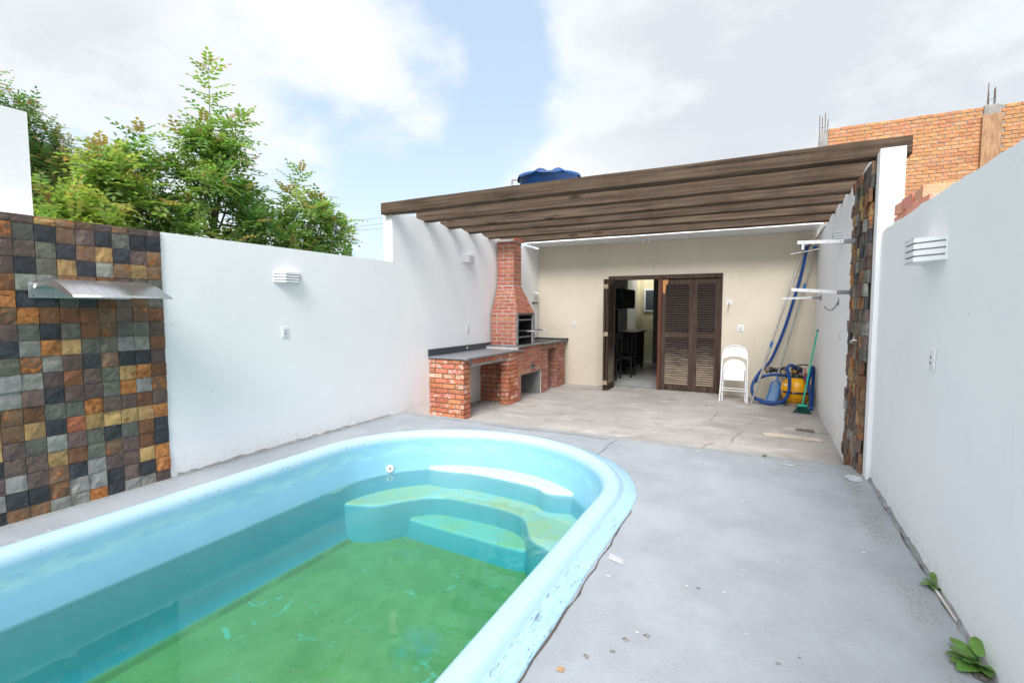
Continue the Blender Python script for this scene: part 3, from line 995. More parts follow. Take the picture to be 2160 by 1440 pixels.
# ================================================================ pergola
pg = thing('pergola', (-1.8, 7.0, 2.8), 'dark weathered timber pergola of six long beams between the two side walls', 'pergola')
rr = random.Random(15)


def beam(x0, x1, yc, z0, h, t):
    mb = MB()
    N = 26
    vv = []
    ph = rr.uniform(0, 6)
    for i in range(N + 1):
        x = x0 + (x1 - x0) * i / N
        s_ = .006 * math.sin(i * .5 + ph)
        ch = .012
        ring = [(-t / 2 + ch, 0), (t / 2 - ch, 0), (t / 2, ch), (t / 2, h - ch), (t / 2 - ch, h), (-t / 2 + ch, h), (-t / 2, h - ch), (-t / 2, ch)]
        for a, b in ring:
            vv.append((x, yc + a + s_ + rr.uniform(-.002, .002), z0 + b + rr.uniform(-.003, .003) + .004 * math.sin(i * .3 + ph * 2)))
    ff = [tuple(range(8))[::-1], tuple(range(8 * N, 8 * N + 8))]
    ff += [(8 * i + k, 8 * i + (k + 1) % 8, 8 * i + 8 + (k + 1) % 8, 8 * i + 8 + k) for i in range(N) for k in range(8)]
    mb.add(vv, ff)
    return mb.build('beam', M['beam'], pg, origin=((x0 + x1) / 2, yc, z0 + h / 2))


for i, y in enumerate(BY):
    if i == 0:
        beam(-4.66, 1.06, y, 2.785, .155, .14)
    else:
        beam(-4.68, .95, y, 2.795 + rr.uniform(-.006, .006), .15 + rr.uniform(-.01, .01), .13)

# ================================================================ house behind the patio
hs = thing('house', (-1.8, YH, PZ), 'beige house front with a wide louvred doorway opening on the patio', 'house')
DX0, DX1, DT = -2.92, -.70, 2.19
mb = MB()
mb.box((XL + .004, YH, -1.2), (DX0, YH + .15, 2.872)).box((DX1, YH, -1.2), (XT - .001, YH + .15, 2.872)).box((DX0, YH, DT), (DX1, YH + .15, 2.872))
mb.build('front_wall', M['beige'], hs, origin=(0, 0, 0))
MB().box((XL + .006, 9.42, 2.875), (XT - .002, 15.75, 3.05)).build('roof_slab', M['soffit'], hs)
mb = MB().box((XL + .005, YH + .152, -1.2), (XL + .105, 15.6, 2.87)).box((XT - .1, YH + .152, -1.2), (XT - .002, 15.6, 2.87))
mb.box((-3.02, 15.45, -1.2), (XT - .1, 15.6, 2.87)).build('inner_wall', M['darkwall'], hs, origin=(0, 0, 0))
MB().box((XL + .006, 16.9, -1.2), (XT, 17.05, 3.4)).build('yard_wall', M['yellowwall'], hs, origin=(0, 0, 0))
MB().box((XL + .01, 15.62, -1.2), (-3.86, 16.88, 3.4)).build('yard_side_wall', M['white'], hs, origin=(0, 0, 0))
MB().tube([(-3.68, 16.85, PZ), (-3.68, 16.85, 3.2)], .035, 10).build('downpipe', M['yellowwall'], hs)
wn = MB()
for a, b in [((-3.60, 16.83, 1.42), (-3.55, 16.87, 2.18)), ((-3.07, 16.83, 1.42), (-3.02, 16.87, 2.18)), ((-3.549, 16.83, 1.42), (-3.071, 16.87, 1.47)), ((-3.549, 16.83, 2.13), (-3.071, 16.87, 2.18))]:
    wn.box(a, b)
w = wn.build('window', M['plastic_white'], hs)
MB().box((-3.548, 16.845, 1.472), (-3.072, 16.855, 2.128)).build('pane', M['glass'], w)
o = MB().add([(XL + .01, YH + .0, PZ - .012), (XT, YH + .0, PZ - .012), (XT, 16.9, PZ - .012), (XL + .01, 16.9, PZ - .012)], [(0, 1, 2, 3)]).build('interior_floor', M['mortar'])
ifl = tag(o, kind='structure')
tm = mesh_of(MB().box((-.222, -.222, -.008), (.222, .222, .0), .003), 'floor_tile', M['tilefloor'])
for i in range(6):
    for j in range(13):
        inst('floor_tile', tm, ifl, (-3.95 + .45 * i, YH + .24 + .45 * j, PZ + .004))
MB().box((DX0, YH - .02, PZ - .02), (DX1, YH + .16, PZ + .014), .004).build('door_sill', M['concrete'], hs)

# kitchen furniture seen through the doorway
cb = thing('wall_cabinet', (-3.6, 12.9, 1.5), 'dark wall cabinet hanging high inside the doorway', 'cabinet')
MB().box((-4.40, 12.2, 1.52), (-3.14, 13.5, 2.02), .006).build('carcass', M['cabinet'], cb)
for i in range(2):
    MB().box((-3.137, 12.22 + .65 * i, 1.54), (-3.12, 12.82 + .65 * i, 2.0), .004).build('door', M['cabinet'], cb)
cb = thing('kitchen_counter', (-3.5, 13.6, PZ), 'dark kitchen base unit with pale worktop inside the doorway', 'counter')
MB().box((-4.40, 12.9, PZ + .1), (-3.06, 14.4, .86), .005).build('carcass', M['cabinet'], cb)
MB().box((-4.42, 12.86, .863), (-3.0, 14.44, .90), .005).build('worktop', M['granite2'], cb)
for y in (12.95, 14.3):
    MB().box((-3.14, y, PZ), (-3.08, y + .05, PZ + .1)).build('leg', M['cabinet'], cb)
fr_ = thing('oven_tower', (-3.6, 12.0, PZ), 'tall black oven housing behind the dining chairs', 'oven')
MB().box((-4.3, 11.9, PZ), (-3.24, 12.15, 1.50), .008).build('housing', M['black'], fr_)
MB().box((-4.1, 11.885, .9), (-3.3, 11.898, 1.35), .004).build('oven_door', M['blackplastic'], fr_)
MB().tube([(-4.0, 11.86, 1.38), (-3.4, 11.86, 1.38)], .010, 8).build('handle', M['steel'], fr_)


def dining_chair(x, y, label):
    t = thing('dining_chair', (x, y, PZ), label, 'chair', 'dark dining chairs inside the house')
    z = PZ
    for sx in (-1, 1):
        MB().tube([(x + sx * .19, y - .2, z), (x + sx * .19, y - .2, z + .44)], .02, 8).build('leg', M['black'], t)
        MB().tube([(x + sx * .19, y + .2, z), (x + sx * .19, y + .2, z + .45), (x + sx * .19, y + .26, z + 1.05)], .02, 8).build('leg', M['black'], t)
    MB().box((x - .22, y - .23, z + .44), (x + .22, y + .22, z + .49), .015).build('seat', M['black'], t)
    for i in range(3):
        MB().box((x - .14 + .10 * i, y + .215, z + .55), (x - .07 + .10 * i, y + .235, z + .98), .004).build('back_slat', M['black'], t)
    MB().box((x - .21, y + .235, z + .95), (x + .21, y + .27, z + 1.08), .01).build('top_rail', M['black'], t)


dining_chair(-3.16, 11.25, 'dark dining chair just inside the doorway, nearest the folded shutters')
dining_chair(-2.98, 11.95, 'dark dining chair standing further inside, in front of the pale worktop')

# ---------------------------------------------------------------- louvred folding door
dr = thing('louvred_folding_door', (-1.8, YH, PZ), 'weathered brown louvred folding door, two leaves shut and two folded open', 'door')
mb = MB().box((DX0 + .001, YH - .035, 2.105), (DX1 - .001, YH + .10, DT - .001), .006)
mb.box((DX0 + .001, YH - .02, PZ + .016), (DX0 + .06, YH + .10, 2.104), .004).box((DX1 - .05, YH - .02, PZ + .016), (DX1 - .001, YH + .10, 2.104), .004)
mb.build('frame', M['doorwood'], dr, origin=(-1.8, YH, 1))
sm_ = {}


def leaf(o0, u, W, label=None, red=False):
    """o0: bottom corner; u: unit vector along the leaf's width; thickness goes along the normal"""
    u = V(u)
    ang = math.atan2(u.y, u.x)
    n_ = V((u.y, -u.x, 0))
    T, Z0, Z1 = .034, PZ + .02, 2.10
    mt = Matrix.Translation(V((o0[0], o0[1], 0))) @ Matrix.Rotation(ang, 4, 'Z')
    mb = MB()
    st = .075
    for a, b in [((0, 0, Z0), (st, T, Z1)), ((W - st, 0, Z0), (W, T, Z1))]:
        mb.box(a, b, .004, mt)
    for za, zb in [(Z0 + .001, Z0 + .12), (.93, 1.03), (Z1 - .11, Z1 - .001)]:
        mb.box((st + .001, .002, za), (W - st - .001, T - .002, zb), 0, mt)
    lf = mb.build('leaf', M['doorwood'], dr, origin=mt @ V((W / 2, T / 2, 1.0)))
    tag(lf, label)
    key = round(W, 3)
    if key not in sm_:
        w2 = W / 2 - st - .001
        c_, s_ = math.cos(R(42)), math.sin(R(42))
        d_, h_ = .023, .0045
        pts = [(-d_, -h_), (d_, -h_), (d_, h_), (-d_, h_)]
        q = [(a * c_ - b * s_, a * s_ + b * c_) for a, b in pts]
        sm_[key] = mesh_of(MB().prism([(-w2, a, b) for a, b in q], (2 * w2, 0, 0)), 'slat', M['slat'])
    for z0, z1 in [(Z0 + .12, .93), (1.03, Z1 - .11)]:
        k = int((z1 - z0) / .044)
        for i in range(k):
            p = mt @ V((W / 2, T / 2, z0 + (z1 - z0) * (i + .5) / k))
            inst('slat', sm_[key], lf, p, (0, 0, ang))
    return lf


l1 = leaf((-1.825, YH + .0, 0), (1, 0, 0), .60, 'closed leaf with splintered upper corner and bleached lower slats')
leaf((-1.222, YH + .0, 0), (1, 0, 0), .47, 'closed leaf next to the right jamb with bleached lower slats')
l3 = leaf((-2.77, 9.63, 0), (0, 1, 0), .55, 'open leaf folded out from the left jamb')
leaf((-2.825, 9.60, 0), (0, 1, 0), .58, 'second folded leaf behind the first')
MB().box((-1.895, YH - .03, PZ + .018), (-1.828, YH + .07, 2.10), .005).build('meeting_stile', M['doorred'], dr, origin=(-1.86, YH, 1))
# splintered patch and hinges
MB().prism([(-1.815, YH - .005, 2.09), (-1.70, YH - .005, 2.09), (-1.72, YH - .005, 2.0), (-1.75, YH - .005, 1.98), (-1.755, YH - .005, 1.86), (-1.775, YH - .005, 1.80), (-1.81, YH - .005, 1.84)], (0, .012, 0)).build('splintered_wood', surf('raw_splinter', S(206, 150, 96), S(180, 122, 74), s1=12, stretch=(8, 8, 1)), l1)
for z in (.02, 1.0, 1.95):
    MB().box((-2.86, 9.592, z - .045), (-2.76, 9.598, z + .045), .002).build('hinge', M['pvc'], dr)

# ceiling fitting
cl = thing('ceiling_lamp_holder', (-2.16, 9.95, 2.875), 'small white lamp holder under the soffit above the doorway', 'lamp')
MB().lathe((-2.16, 9.95, 2.874), [(.055, 0), (.055, -.015), (.03, -.03), (.028, -.06), (.0, -.06)], 18).build('base', M['plastic_white'], cl)
MB().lathe((-2.05, 9.93, 2.874), [(.03, 0), (.03, -.02), (.022, -.035), (.02, -.05), (.0, -.05)], 14).build('sensor', M['plastic_white'], cl)

# ================================================================ brickwork
def brick_face(parent, p00, p10, p11, p01, rows, bl, m, j=.011, depth=.012, seed=0, phase=.5, eL=0.0, jit=.0015, rag=0.0):
    rr = random.Random(seed)
    p00, p10, p11, p01 = map(V, (p00, p10, p11, p01))
    nrm = (p10 - p00).cross(p01 - p00).normalized()
    up = (p01 - p00)
    H = ((p01 + p11) / 2 - (p00 + p10) / 2).length
    for r_ in range(rows):
        t0, t1 = (r_ + j / 2 / (H / rows)) / rows, (r_ + 1 - j / 2 / (H / rows)) / rows
        W = (p00.lerp(p01, t0) - p10.lerp(p11, t0)).length
        x = -(bl * phase if r_ % 2 else 0.0) + eL
        while x < W - .012:
            a, b = max(x + (j / 2 if x > 0 else 0), eL), min(x + bl - j / 2, W)
            if b - a > .018:
                def pt(s_, t):
                    L_, R_ = p00.lerp(p01, t), p10.lerp(p11, t)
                    return L_ + (R_ - L_) * (s_ / W)
                g = lambda: rr.uniform(-rag, rag)
                q = [pt(a + g(), t0), pt(b + g(), t0), pt(b + g(), t1), pt(a + g(), t1)]
                q = [c + V((0, 0, g() * .6)) for c in q]
                c0 = (q[0] + q[1] + q[2] + q[3]) / 4
                d = rr.uniform(-jit, jit)
                e = .003
                ins = [c + (c0 - c).normalized() * e * 1.4 + nrm * d for c in q]
                ring = [c - nrm * (e - d) for c in q]
                back = [c - nrm * depth for c in q]
                vv = ins + ring + back
                ff = [(0, 1, 2, 3)] + [(i, (i + 1) % 4, 4 + (i + 1) % 4, 4 + i)[::-1] for i in range(4)] + [(4 + i, 4 + (i + 1) % 4, 8 + (i + 1) % 4, 8 + i)[::-1] for i in range(4)]
                me = bpy.data.meshes.new('brick')
                me.from_pydata([tuple(p - c0) for p in vv], [], ff)
                me.materials.append(m)
                inst('brick', me, parent, c0)
            x += bl
    return nrm


CF = -3.86           # front plane of the counters
# --- left counter
lc = thing('brick_counter', (-4.2, 6.9, PZ), 'brick counter with dark stone top, nearest the pool, on two rough brick piers', 'counter')
e_ = .009
# pier 1
p1 = MB().box((XL + .003, 6.09 + e_, PZ - .02), (-3.93 - e_, 6.29 - e_, .752)).build('pier', M['mortar_dark'], lc)
brick_face(p1, (XL + .004, 6.09, PZ), (-3.93, 6.09, PZ), (-3.93, 6.09, .752), (XL + .004, 6.09, .752), 12, .235, M['brick_rough'], .016, .012, 1, .55, rag=.0025, jit=.003)
brick_face(p1, (-3.93, 6.102, PZ), (-3.93, 6.29, PZ), (-3.93, 6.29, .752), (-3.93, 6.102, .752), 12, .20, M['brick_rough'], .016, .012, 2, .45, rag=.0025, jit=.003)
# pier 2: a recessed brick wall and a corner column
p2 = MB().box((XL + .003, 7.62 + e_, PZ - .02), (-4.01, 7.77, .752)).box((-4.01, 7.40 + e_, PZ - .02), (CF - e_, 7.775, .752)).build('pier', M['mortar_dark'], lc)
brick_face(p2, (XL + .004, 7.62, PZ), (-4.012, 7.62, PZ), (-4.012, 7.62, .75), (XL + .004, 7.62, .75), 11, .225, M['brick_rough'], .016, .012, 3, .5, rag=.0025, jit=.003)
brick_face(p2, (-4.01, 7.40, PZ), (CF, 7.40, PZ), (CF, 7.40, .75), (-4.01, 7.40, .75), 12, .30, M['brick_rough'], .013, .012, 4, .0, rag=.002, jit=.003)
brick_face(p2, (CF, 7.412, PZ), (CF, 7.775, PZ), (CF, 7.775, .75), (CF, 7.412, .75), 12, .21, M['brick_rough'], .013, .012, 5, .5, rag=.002, jit=.003)
# lintel and edging under the stone top
ln = MB().box((-4.0, 6.292, .63), (CF - .02 - e_, 7.40, .752)).build('lintel', M['concrete'], lc)
brick_face(ln, (CF - .02, 6.30, .665), (CF - .02, 7.39, .665), (CF - .02, 7.39, .75), (CF - .02, 6.30, .75), 1, .185, M['brick_rough'], .014, .012, 6, 0, rag=.003, jit=.003)
tp = MB().box((XL + .004, 6.06, .754), (CF + .03, 7.955, .782), .004).build('worktop', M['granite2'], lc)
MB().box((XL + .005, 6.055, .783), (XL + .028, 7.965, .885), .003).build('backsplash', M['granite'], lc)
MB().lathe((XL + .028, 7.14, .835), [(.016, 0), (.016, .006), (.0, .006)], 12, axis=(1, 0, 0)).build('outlet_hole', M['plastic_white'], lc)

# --- barbecue
bq = thing('brick_barbecue', (-4.2, 8.3, PZ), 'red brick barbecue with open firebox, tapered hood and square chimney', 'barbecue')
Y0, Y1 = 7.79, 8.82
base = MB().box((XL + .003, Y0, .31), (CF - e_, Y1, .815)).box((XL + .003, Y0, PZ - .02), (CF - e_, 7.905, .309)).box((XL + .003, 8.805, PZ - .02), (CF - e_, Y1, .309)).build('base', M['mortar_pale'], bq)
brick_face(base, (CF, Y0, .385), (CF, Y1, .385), (CF, Y1, .815), (CF, Y0, .815), 6, .215, M['brick_face'], .0165, .012, 11)
brick_face(base, (CF, Y0, .31), (CF, Y1, .31), (CF, Y1, .378), (CF, Y0, .378), 1, .115, M['brick_dusty'], .012, .012, 12)
brick_face(base, (CF, Y0, PZ), (CF, 7.905, PZ), (CF, 7.905, .305), (CF, Y0, .305), 6, .2, M['brick_dusty'], .012, .012, 13, 0)
mb = MB().box((XL + .02, 7.907, PZ + .001), (XL + .10, 8.803, .308)).box((XL + .10, 8.74, PZ + .001), (CF - .03, 8.803, .308)).box((XL + .10, 7.907, .285), (CF - .05, 8.74, .308))
mb.build('ash_recess', M['greycement'], bq)
dh = MB().box((CF + .003, 8.28, .40), (CF + .016, 8.46, .475), .003).build('ash_drawer', M['frame_steel'], bq)
MB().box((CF + .017, 8.31, .415), (CF + .04, 8.43, .455), .006).build('handle', M['darkmetal'], dh)
# hearth plate
MB().box((XL + .01, Y0 + .01, .817), (CF + .03, Y1 - .01, .838), .004).build('hearth_plate', M['frame_steel'], bq)
FX = -3.97
fb = MB().box((XL + .03, 7.97 + e_, .84), (FX - .02, 8.04, 1.42)).box((XL + .03, 8.65, .84), (FX - .02, 8.72 - e_, 1.42)).build('firebox', M['mortar_pale'], bq)
MB().box((XL + .03, 8.041, .84), (XL + .06, 8.649, 1.42)).box((XL + .06, 8.0405, .8405), (FX - .03, 8.05, 1.42)).box((XL + .06, 8.64, .8405), (FX - .03, 8.6495, 1.42)).box((XL + .06, 8.05, .839), (FX - .02, 8.64, .85)).build('soot_lining', M['black'], fb)
brick_face(fb, (XL + .03, 7.97, .845), (FX - .025, 7.97, .845), (FX - .025, 7.97, 1.42), (XL + .03, 7.97, 1.42), 8, .235, M['brick_face'], .0165, .012, 21)
mb = MB().box((FX - .024, 7.968, .842), (FX, 8.025, 1.42), .003).box((FX - .022, 8.675, .842), (FX - .001, 8.722, 1.42), .003)
mb.build('firebox_frame', M['frame_steel'], fb)
MB().box((FX - .03, 8.026, 1.385), (FX - .002, 8.674, 1.418), .003).build('frame_top', M['darkmetal'], fb)
for z in (1.30, .98):
    mb = MB().box((FX - .05, 8.03, z - .012), (FX - .03, 8.67, z + .012), .003)
    mb.build('rack_bar', M['frame_steel'], fb)
gr = MB()
for i in range(9):
    y = 8.10 + .06 * i
    gr.tube([(-4.45, y, 1.10), (FX - .02, y, 1.10)], .004, 6)
gr.box((-4.46, 8.06, 1.09), (-4.45, 8.62, 1.105)).box((FX - .03, 8.06, 1.09), (FX - .02, 8.62, 1.105))
gd = gr.build('grill', M['darkmetal'], bq)
for y, z in ((8.10, 1.10), (8.60, 1.11)):
    MB().tube([(FX - .02, y, z), (FX + .15, y, z)], .006, 8).build('handle_rod', M['darkmetal'], gd)
    MB().lathe((FX + .12, y, z), [(.0, 0), (.012, .001), (.016, .012), (.016, .15), (.012, .16), (0, .161)], 12, axis=(1, 0, 0)).build('handle', M['steel'], gd)
# hood
hb = [(XL + .03, 7.97), (FX, 7.97), (FX, 8.72), (XL + .03, 8.72)]
ht = [(XL + .03, 8.22), (-4.17, 8.22), (-4.17, 8.54), (XL + .03, 8.54)]
ins_ = .008


def shr(p): return (min(p[0], p[0] - ins_ if p[0] > -4.3 else p[0]), p[1] + (ins_ if p[1] < 8.4 else -ins_))


hv = [(*shr(p), 1.421) for p in hb] + [(*shr(p), 1.945) for p in ht]
hood = MB().add(hv, [(0, 1, 2, 3), (4, 5, 6, 7), (0, 1, 5, 4), (1, 2, 6, 5), (2, 3, 7, 6), (3, 0, 4, 7)]).build('hood', M['mortar_pale'], bq)
P3 = lambda p, z: (p[0], p[1], z)
brick_face(hood, P3(hb[0], 1.425), P3(hb[1], 1.425), P3(ht[1], 1.94), P3(ht[0], 1.94), 8, .235, M['brick_face'], .015, .010, 31)
brick_face(hood, P3(hb[1], 1.425), P3(hb[2], 1.425), P3(ht[2], 1.94), P3(ht[1], 1.94), 8, .20, M['brick_face'], .012, .010, 32)
ch = MB().box((XL + .03, 8.22 + e_, 1.946), (-4.17 - e_, 8.54 - e_, 2.80)).build('chimney', M['mortar_pale'], bq)
brick_face(ch, (XL + .03, 8.22, 1.95), (-4.17, 8.22, 1.95), (-4.17, 8.22, 2.76), (XL + .03, 8.22, 2.76), 11, .235, M['brick_face'], .0165, .012, 41)
brick_face(ch, (-4.17, 8.232, 1.95), (-4.17, 8.54, 1.95), (-4.17, 8.54, 2.76), (-4.17, 8.232, 2.76), 11, .235, M['brick_face'], .0165, .012, 42, .35)
cp = MB().box((XL + .02, 8.19, 2.762), (-4.14, 8.57, 2.80)).build('chimney_cap', M['mortar_pale'], bq)
brick_face(cp, (-4.13, 8.18, 2.763), (-4.13, 8.58, 2.763), (-4.13, 8.58, 2.83), (-4.13, 8.18, 2.83), 1, .16, M['brick_face'], .01, .03, 43)

# --- right (sink) counter
rc = thing('brick_counter', (-4.2, 9.5, PZ), 'dusty brick counter with dark sink top in the corner behind the barbecue', 'counter')
cp1 = MB().box((XL + .003, Y1 + .003, PZ - .02), (CF - .012 - e_, 9.18 - e_, .79)).build('pier', M['mortar'], rc)
brick_face(cp1, (CF - .012, Y1 + .004, PZ), (CF - .012, 9.18, PZ), (CF - .012, 9.18, .70), (CF - .012, Y1 + .004, .70), 11, .215, M['brick_dusty'], .013, .012, 51, .5, rag=.002, jit=.003)
cp2 = MB().box((XL + .3, 9.62 + e_, PZ - .02), (CF - e_, 10.10, .79)).build('pier', M['mortar'], rc)
brick_face(cp2, (-4.05, 9.62, PZ), (CF, 9.62, PZ), (CF, 9.62, .70), (-4.05, 9.62, .70), 11, .3, M['brick_dusty'], .013, .012, 52, .3, rag=.002, jit=.003)
brick_face(cp2, (CF, 9.632, PZ), (CF, 10.10, PZ), (CF, 10.10, .70), (CF, 9.632, .70), 11, .215, M['brick_dusty'], .013, .012, 53, .5, rag=.002, jit=.003)
ln = MB().box((-4.1, Y1 + .004, .702), (CF - .015, 10.10, .79)).build('lintel', M['mortar'], rc)
brick_face(ln, (CF, Y1 + .004, .705), (CF, 10.10, .705), (CF, 10.10, .785), (CF, Y1 + .004, .785), 1, .2, M['brick_dusty'], .013, .012, 54, .5)
MB().box((XL + .004, Y1 + .004, .792), (CF + .04, 10.19, .83), .004).build('sink_top', M['granite'], rc)
MB().box((-4.42, 9.15, .831), (-3.98, 9.75, .838), .002).build('sink_rim', M['darkmetal'], rc)
MB().prism([(XL + .005, Y1 + .004, .831), (XL + .005, 10.18, .831), (XL + .005, 10.18, .87), (XL + .005, 9.02, .87), (XL + .005, 8.90, .93), (XL + .005, Y1 + .004, .96)], (.02, 0, 0)).build('backsplash', M['granite'], rc)
MB().box((XL + .03, 10.17, .831), (CF + .05, 10.19, .86), .002).build('upstand', M['granite'], rc)
MB().tube([(-4.1, 9.4, .79), (-4.1, 9.4, .45), (-4.1, 9.45, .38), (-4.1, 9.6, .36)], .025, 8).build('drain_pipe', M['pvc'], rc)

# ================================================================ fittings on the walls
def wall_light(p, nx, w, h, d, label):
    """louvred metal wall light; p: centre on the wall, nx: +1/-1 direction the light faces along X"""
    x, y, z = p
    t = thing('wall_light', p, label, 'wall light', 'louvred white wall lights')
    MB().box((x + nx * .001, y - w / 2, z - h / 2), (x + nx * .008, y + w / 2, z + h / 2), .001).build('back_plate', M['lampwhite'], t)
    c = w * .26
    inner = [(x + nx * .008, y - w / 2 + .012), (x + nx * (d - .012), y - w / 2 + c), (x + nx * (d - .012), y + w / 2 - c), (x + nx * .008, y + w / 2 - .012)]
    MB().prism([(a, b, z - h / 2 + .006) for a, b in inner], (0, 0, h - .012)).build('diffuser', M['pvcgrey'], t)
    out_ = [(x + nx * .008, y - w / 2), (x + nx * d, y - w / 2 + c), (x + nx * d, y + w / 2 - c), (x + nx * .008, y + w / 2)]
    nb, gap = 4, .009
    bh = (h - gap * (nb - 1)) / nb
    for i in range(nb):
        z0 = z - h / 2 + i * (bh + gap)
        mb = MB()
        poly = out_ + [(a - nx * .004 if j in (1, 2) else a, b + (.006 if j < 2 else -.006)) for j, (a, b) in list(enumerate(out_))[::-1]]
        mb.prism([(a, b, z0) for a, b in poly], (0, 0, bh))
        if i in (0, nb - 1):
            mb.prism([(a, b, z0 + (0.001 if i == 0 else bh - .003)) for a, b in out_], (0, 0, .002))
        mb.build('louvre_band', M['lampwhite'], t)
    for s_ in (-1, 1):
        MB().lathe((x + nx * .0085, y + s_ * (w / 2 - .006), z), [(.006, 0), (.006, .003), (0, .004)], 8, axis=(nx, 0, 0)).build('screw', M['darkmetal'], t)
    return t


wall_light((XL, 3.60, 1.835), 1, .34, .105, .09, 'louvred white wall light on the low wall beside the pool')
wall_light((XL, 7.22, 2.36), 1, .36, .12, .09, 'louvred white wall light high on the side wall by the chimney')
wall_light((XR, 3.60, 1.83), -1, .44, .135, .12, 'large louvred white wall light on the right boundary wall')
wall_light((XT, 7.15, 2.37), -1, .36, .13, .10, 'louvred white wall light on the right side wall behind the clothes line arm')


def outlet(p, n_, label, w=.075, h=.12, holes=2):
    """n_: outward normal"""
    n_ = V(n_)
    u = V((0, 0, 1)).cross(n_)
    t = thing('wall_outlet', p, label, 'outlet', 'white outlet plates on the walls')
    p = V(p)

    def bx(u0, u1, z0, z1, d0, d1, bev):
        mt = Matrix((( u.x, 0, n_.x, p.x), (u.y, 0, n_.y, p.y), (u.z, 1, n_.z, p.z), (0, 0, 0, 1)))
        return MB().box((u0, z0, d0), (u1, z1, d1), bev, mt)
    pl = bx(-w / 2, w / 2, -h / 2, h / 2, .001, .010, .003).build('plate', M['plastic_white'], t)
    bx(-w * .27, w * .27, -h * .30, h * .30, .0105, .014, .001).build('insert', M['plastic_white'], t)
    for i in range(holes):
        zc = (i - (holes - 1) / 2) * h * .26
        bx(-w * .16, w * .16, zc - .007, zc + .007, .0142, .0155, 0).build('socket_slot', M['frame_steel'], t)
    return t


outlet((XL, 3.55, 1.257), (1, 0, 0), 'white outlet plate on the low wall under the pool light')
outlet((XL + .003, 7.19, 1.165), (1, 0, 0), 'white outlet plate above the stone counter, left of the barbecue')
outlet((-3.69, YH, 1.167), (0, -1, 0), 'white outlet plate on the beige wall left of the door')
outlet((-.37, YH, 1.143), (0, -1, 0), 'white outlet plate on the beige wall right of the door', .11, .12)
outlet((XT, 6.93, 1.19), (-1, 0, 0), 'white outlet plate on the right side wall beyond the slate strip')
outlet((XR, 3.51, 1.215), (-1, 0, 0), 'white outlet plate on the right boundary wall near the camera')

# stainless cascade spout on the slate panel
sp = thing('cascade_spout', (XL, 1.82, 1.6), 'stainless steel cascade spout with curved lip mounted on the slate tiles', 'spout')
TX = XL + .028
MB().box((TX, 1.50, 1.578), (TX + .006, 2.115, 1.685), .003).build('flange', M['steel'], sp)
for y in (1.525, 2.09):
    for z in (1.595, 1.668):
        MB().lathe((TX + .006, y, z), [(.006, 0), (.005, .003), (0, .004)], 8, axis=(1, 0, 0)).build('screw', M['darkmetal'], sp)
arc = []
for i in range(17):
    t = i / 16
    arc.append((TX + .006 + .56 * t, 1.645 - .065 * t + .085 * math.sin(math.pi * t ** .8)))
mb = MB()
th = .004
ya, yb = 1.535, 2.10
N = len(arc)
vv = []
for (x, z) in arc:
    t = (x - TX) / .56
    vv += [(x, ya - .0 * t, z), (x, yb + .03 * t, z), (x, ya, z - th), (x, yb + .03 * t, z - th)]
ff = [(0, 1, 3, 2), tuple(4 * (N - 1) + q for q in (0, 2, 3, 1))]
for i in range(N - 1):
    a, b = 4 * i, 4 * i + 4
    ff += [(a, b, b + 1, a + 1), (a + 2, a + 3, b + 3, b + 2), (a, a + 2, b + 2, b), (a + 1, b + 1, b + 3, a + 3)]
mb.add(vv, ff, True)
mb.build('curved_lip', M['steel'], sp)
# lower tray
mb = MB()
lo_ = [(x, z - .004 - .045 * math.sin(math.pi * (i / 16)) ** .8 * (1 if i < 16 else 0)) for i, (x, z) in enumerate(arc)]
for y in (ya + .001, yb - .004):
    for i in range(N - 1):
        a, b, c_, d_ = arc[i], arc[i + 1], lo_[i + 1], lo_[i]
        mb.add([(a[0], y, a[1] - th), (b[0], y, b[1] - th), (c_[0], y, c_[1]), (d_[0], y, d_[1])], [(0, 1, 2, 3)])
mb.build('side_cheek', M['steel'], sp)
mb = MB().add([(x, y, z) for (x, z) in lo_ for y in (ya + .003, yb - .003)], [(2 * i, 2 * i + 2, 2 * i + 3, 2 * i + 1) for i in range(N - 1)], True)
mb.build('tray', M['steel'], sp)

# clothes-line arms on the right wall
def arm(y, z, x1, rise, label, xw=XT):
    t = thing('clothes_line_arm', (xw, y, z), label, 'bracket', 'white clothes line arms')
    MB().box((xw - .010, y - .03, z - .05), (xw - .001, y + .03, z + .05), .002).build('wall_plate', M['frame_steel'], t)
    MB().box((xw - .13, y - .016, z - .022), (xw - .0105, y + .016, z + .022), .003).build('socket', M['frame_steel'], t)
    q = Matrix.Translation(V((xw - .08, y, z))) @ Matrix.Rotation(math.atan2(rise, x1 - xw + .08) + math.pi, 4, 'Y') if False else None
    mb = MB()
    a, b = V((xw - .09, y, z + .002)), V((x1, y, z + rise))
    n_ = (b - a).normalized().cross(V((0, 1, 0))).normalized()
    h, w = .017, .013
    ring = lambda p: [p + n_ * h + V((0, w, 0)), p + n_ * h - V((0, w, 0)), p - n_ * h - V((0, w, 0)), p - n_ * h + V((0, w, 0))]
    mb.add(ring(a) + ring(b), [(0, 1, 2, 3), (7, 6, 5, 4)] + [(i, (i + 1) % 4, 4 + (i + 1) % 4, 4 + i) for i in range(4)])
    mb.build('bar', M['lampwhite'], t)
    for i in range(4):
        p = a.lerp(b, .15 + .24 * i)
        MB().lathe(p - V((0, w, 0)), [(.005, 0), (.004, .004), (0, .005)], 8, axis=(0, -1, 0)).build('rivet', M['frame_steel'], t)
    return t, b


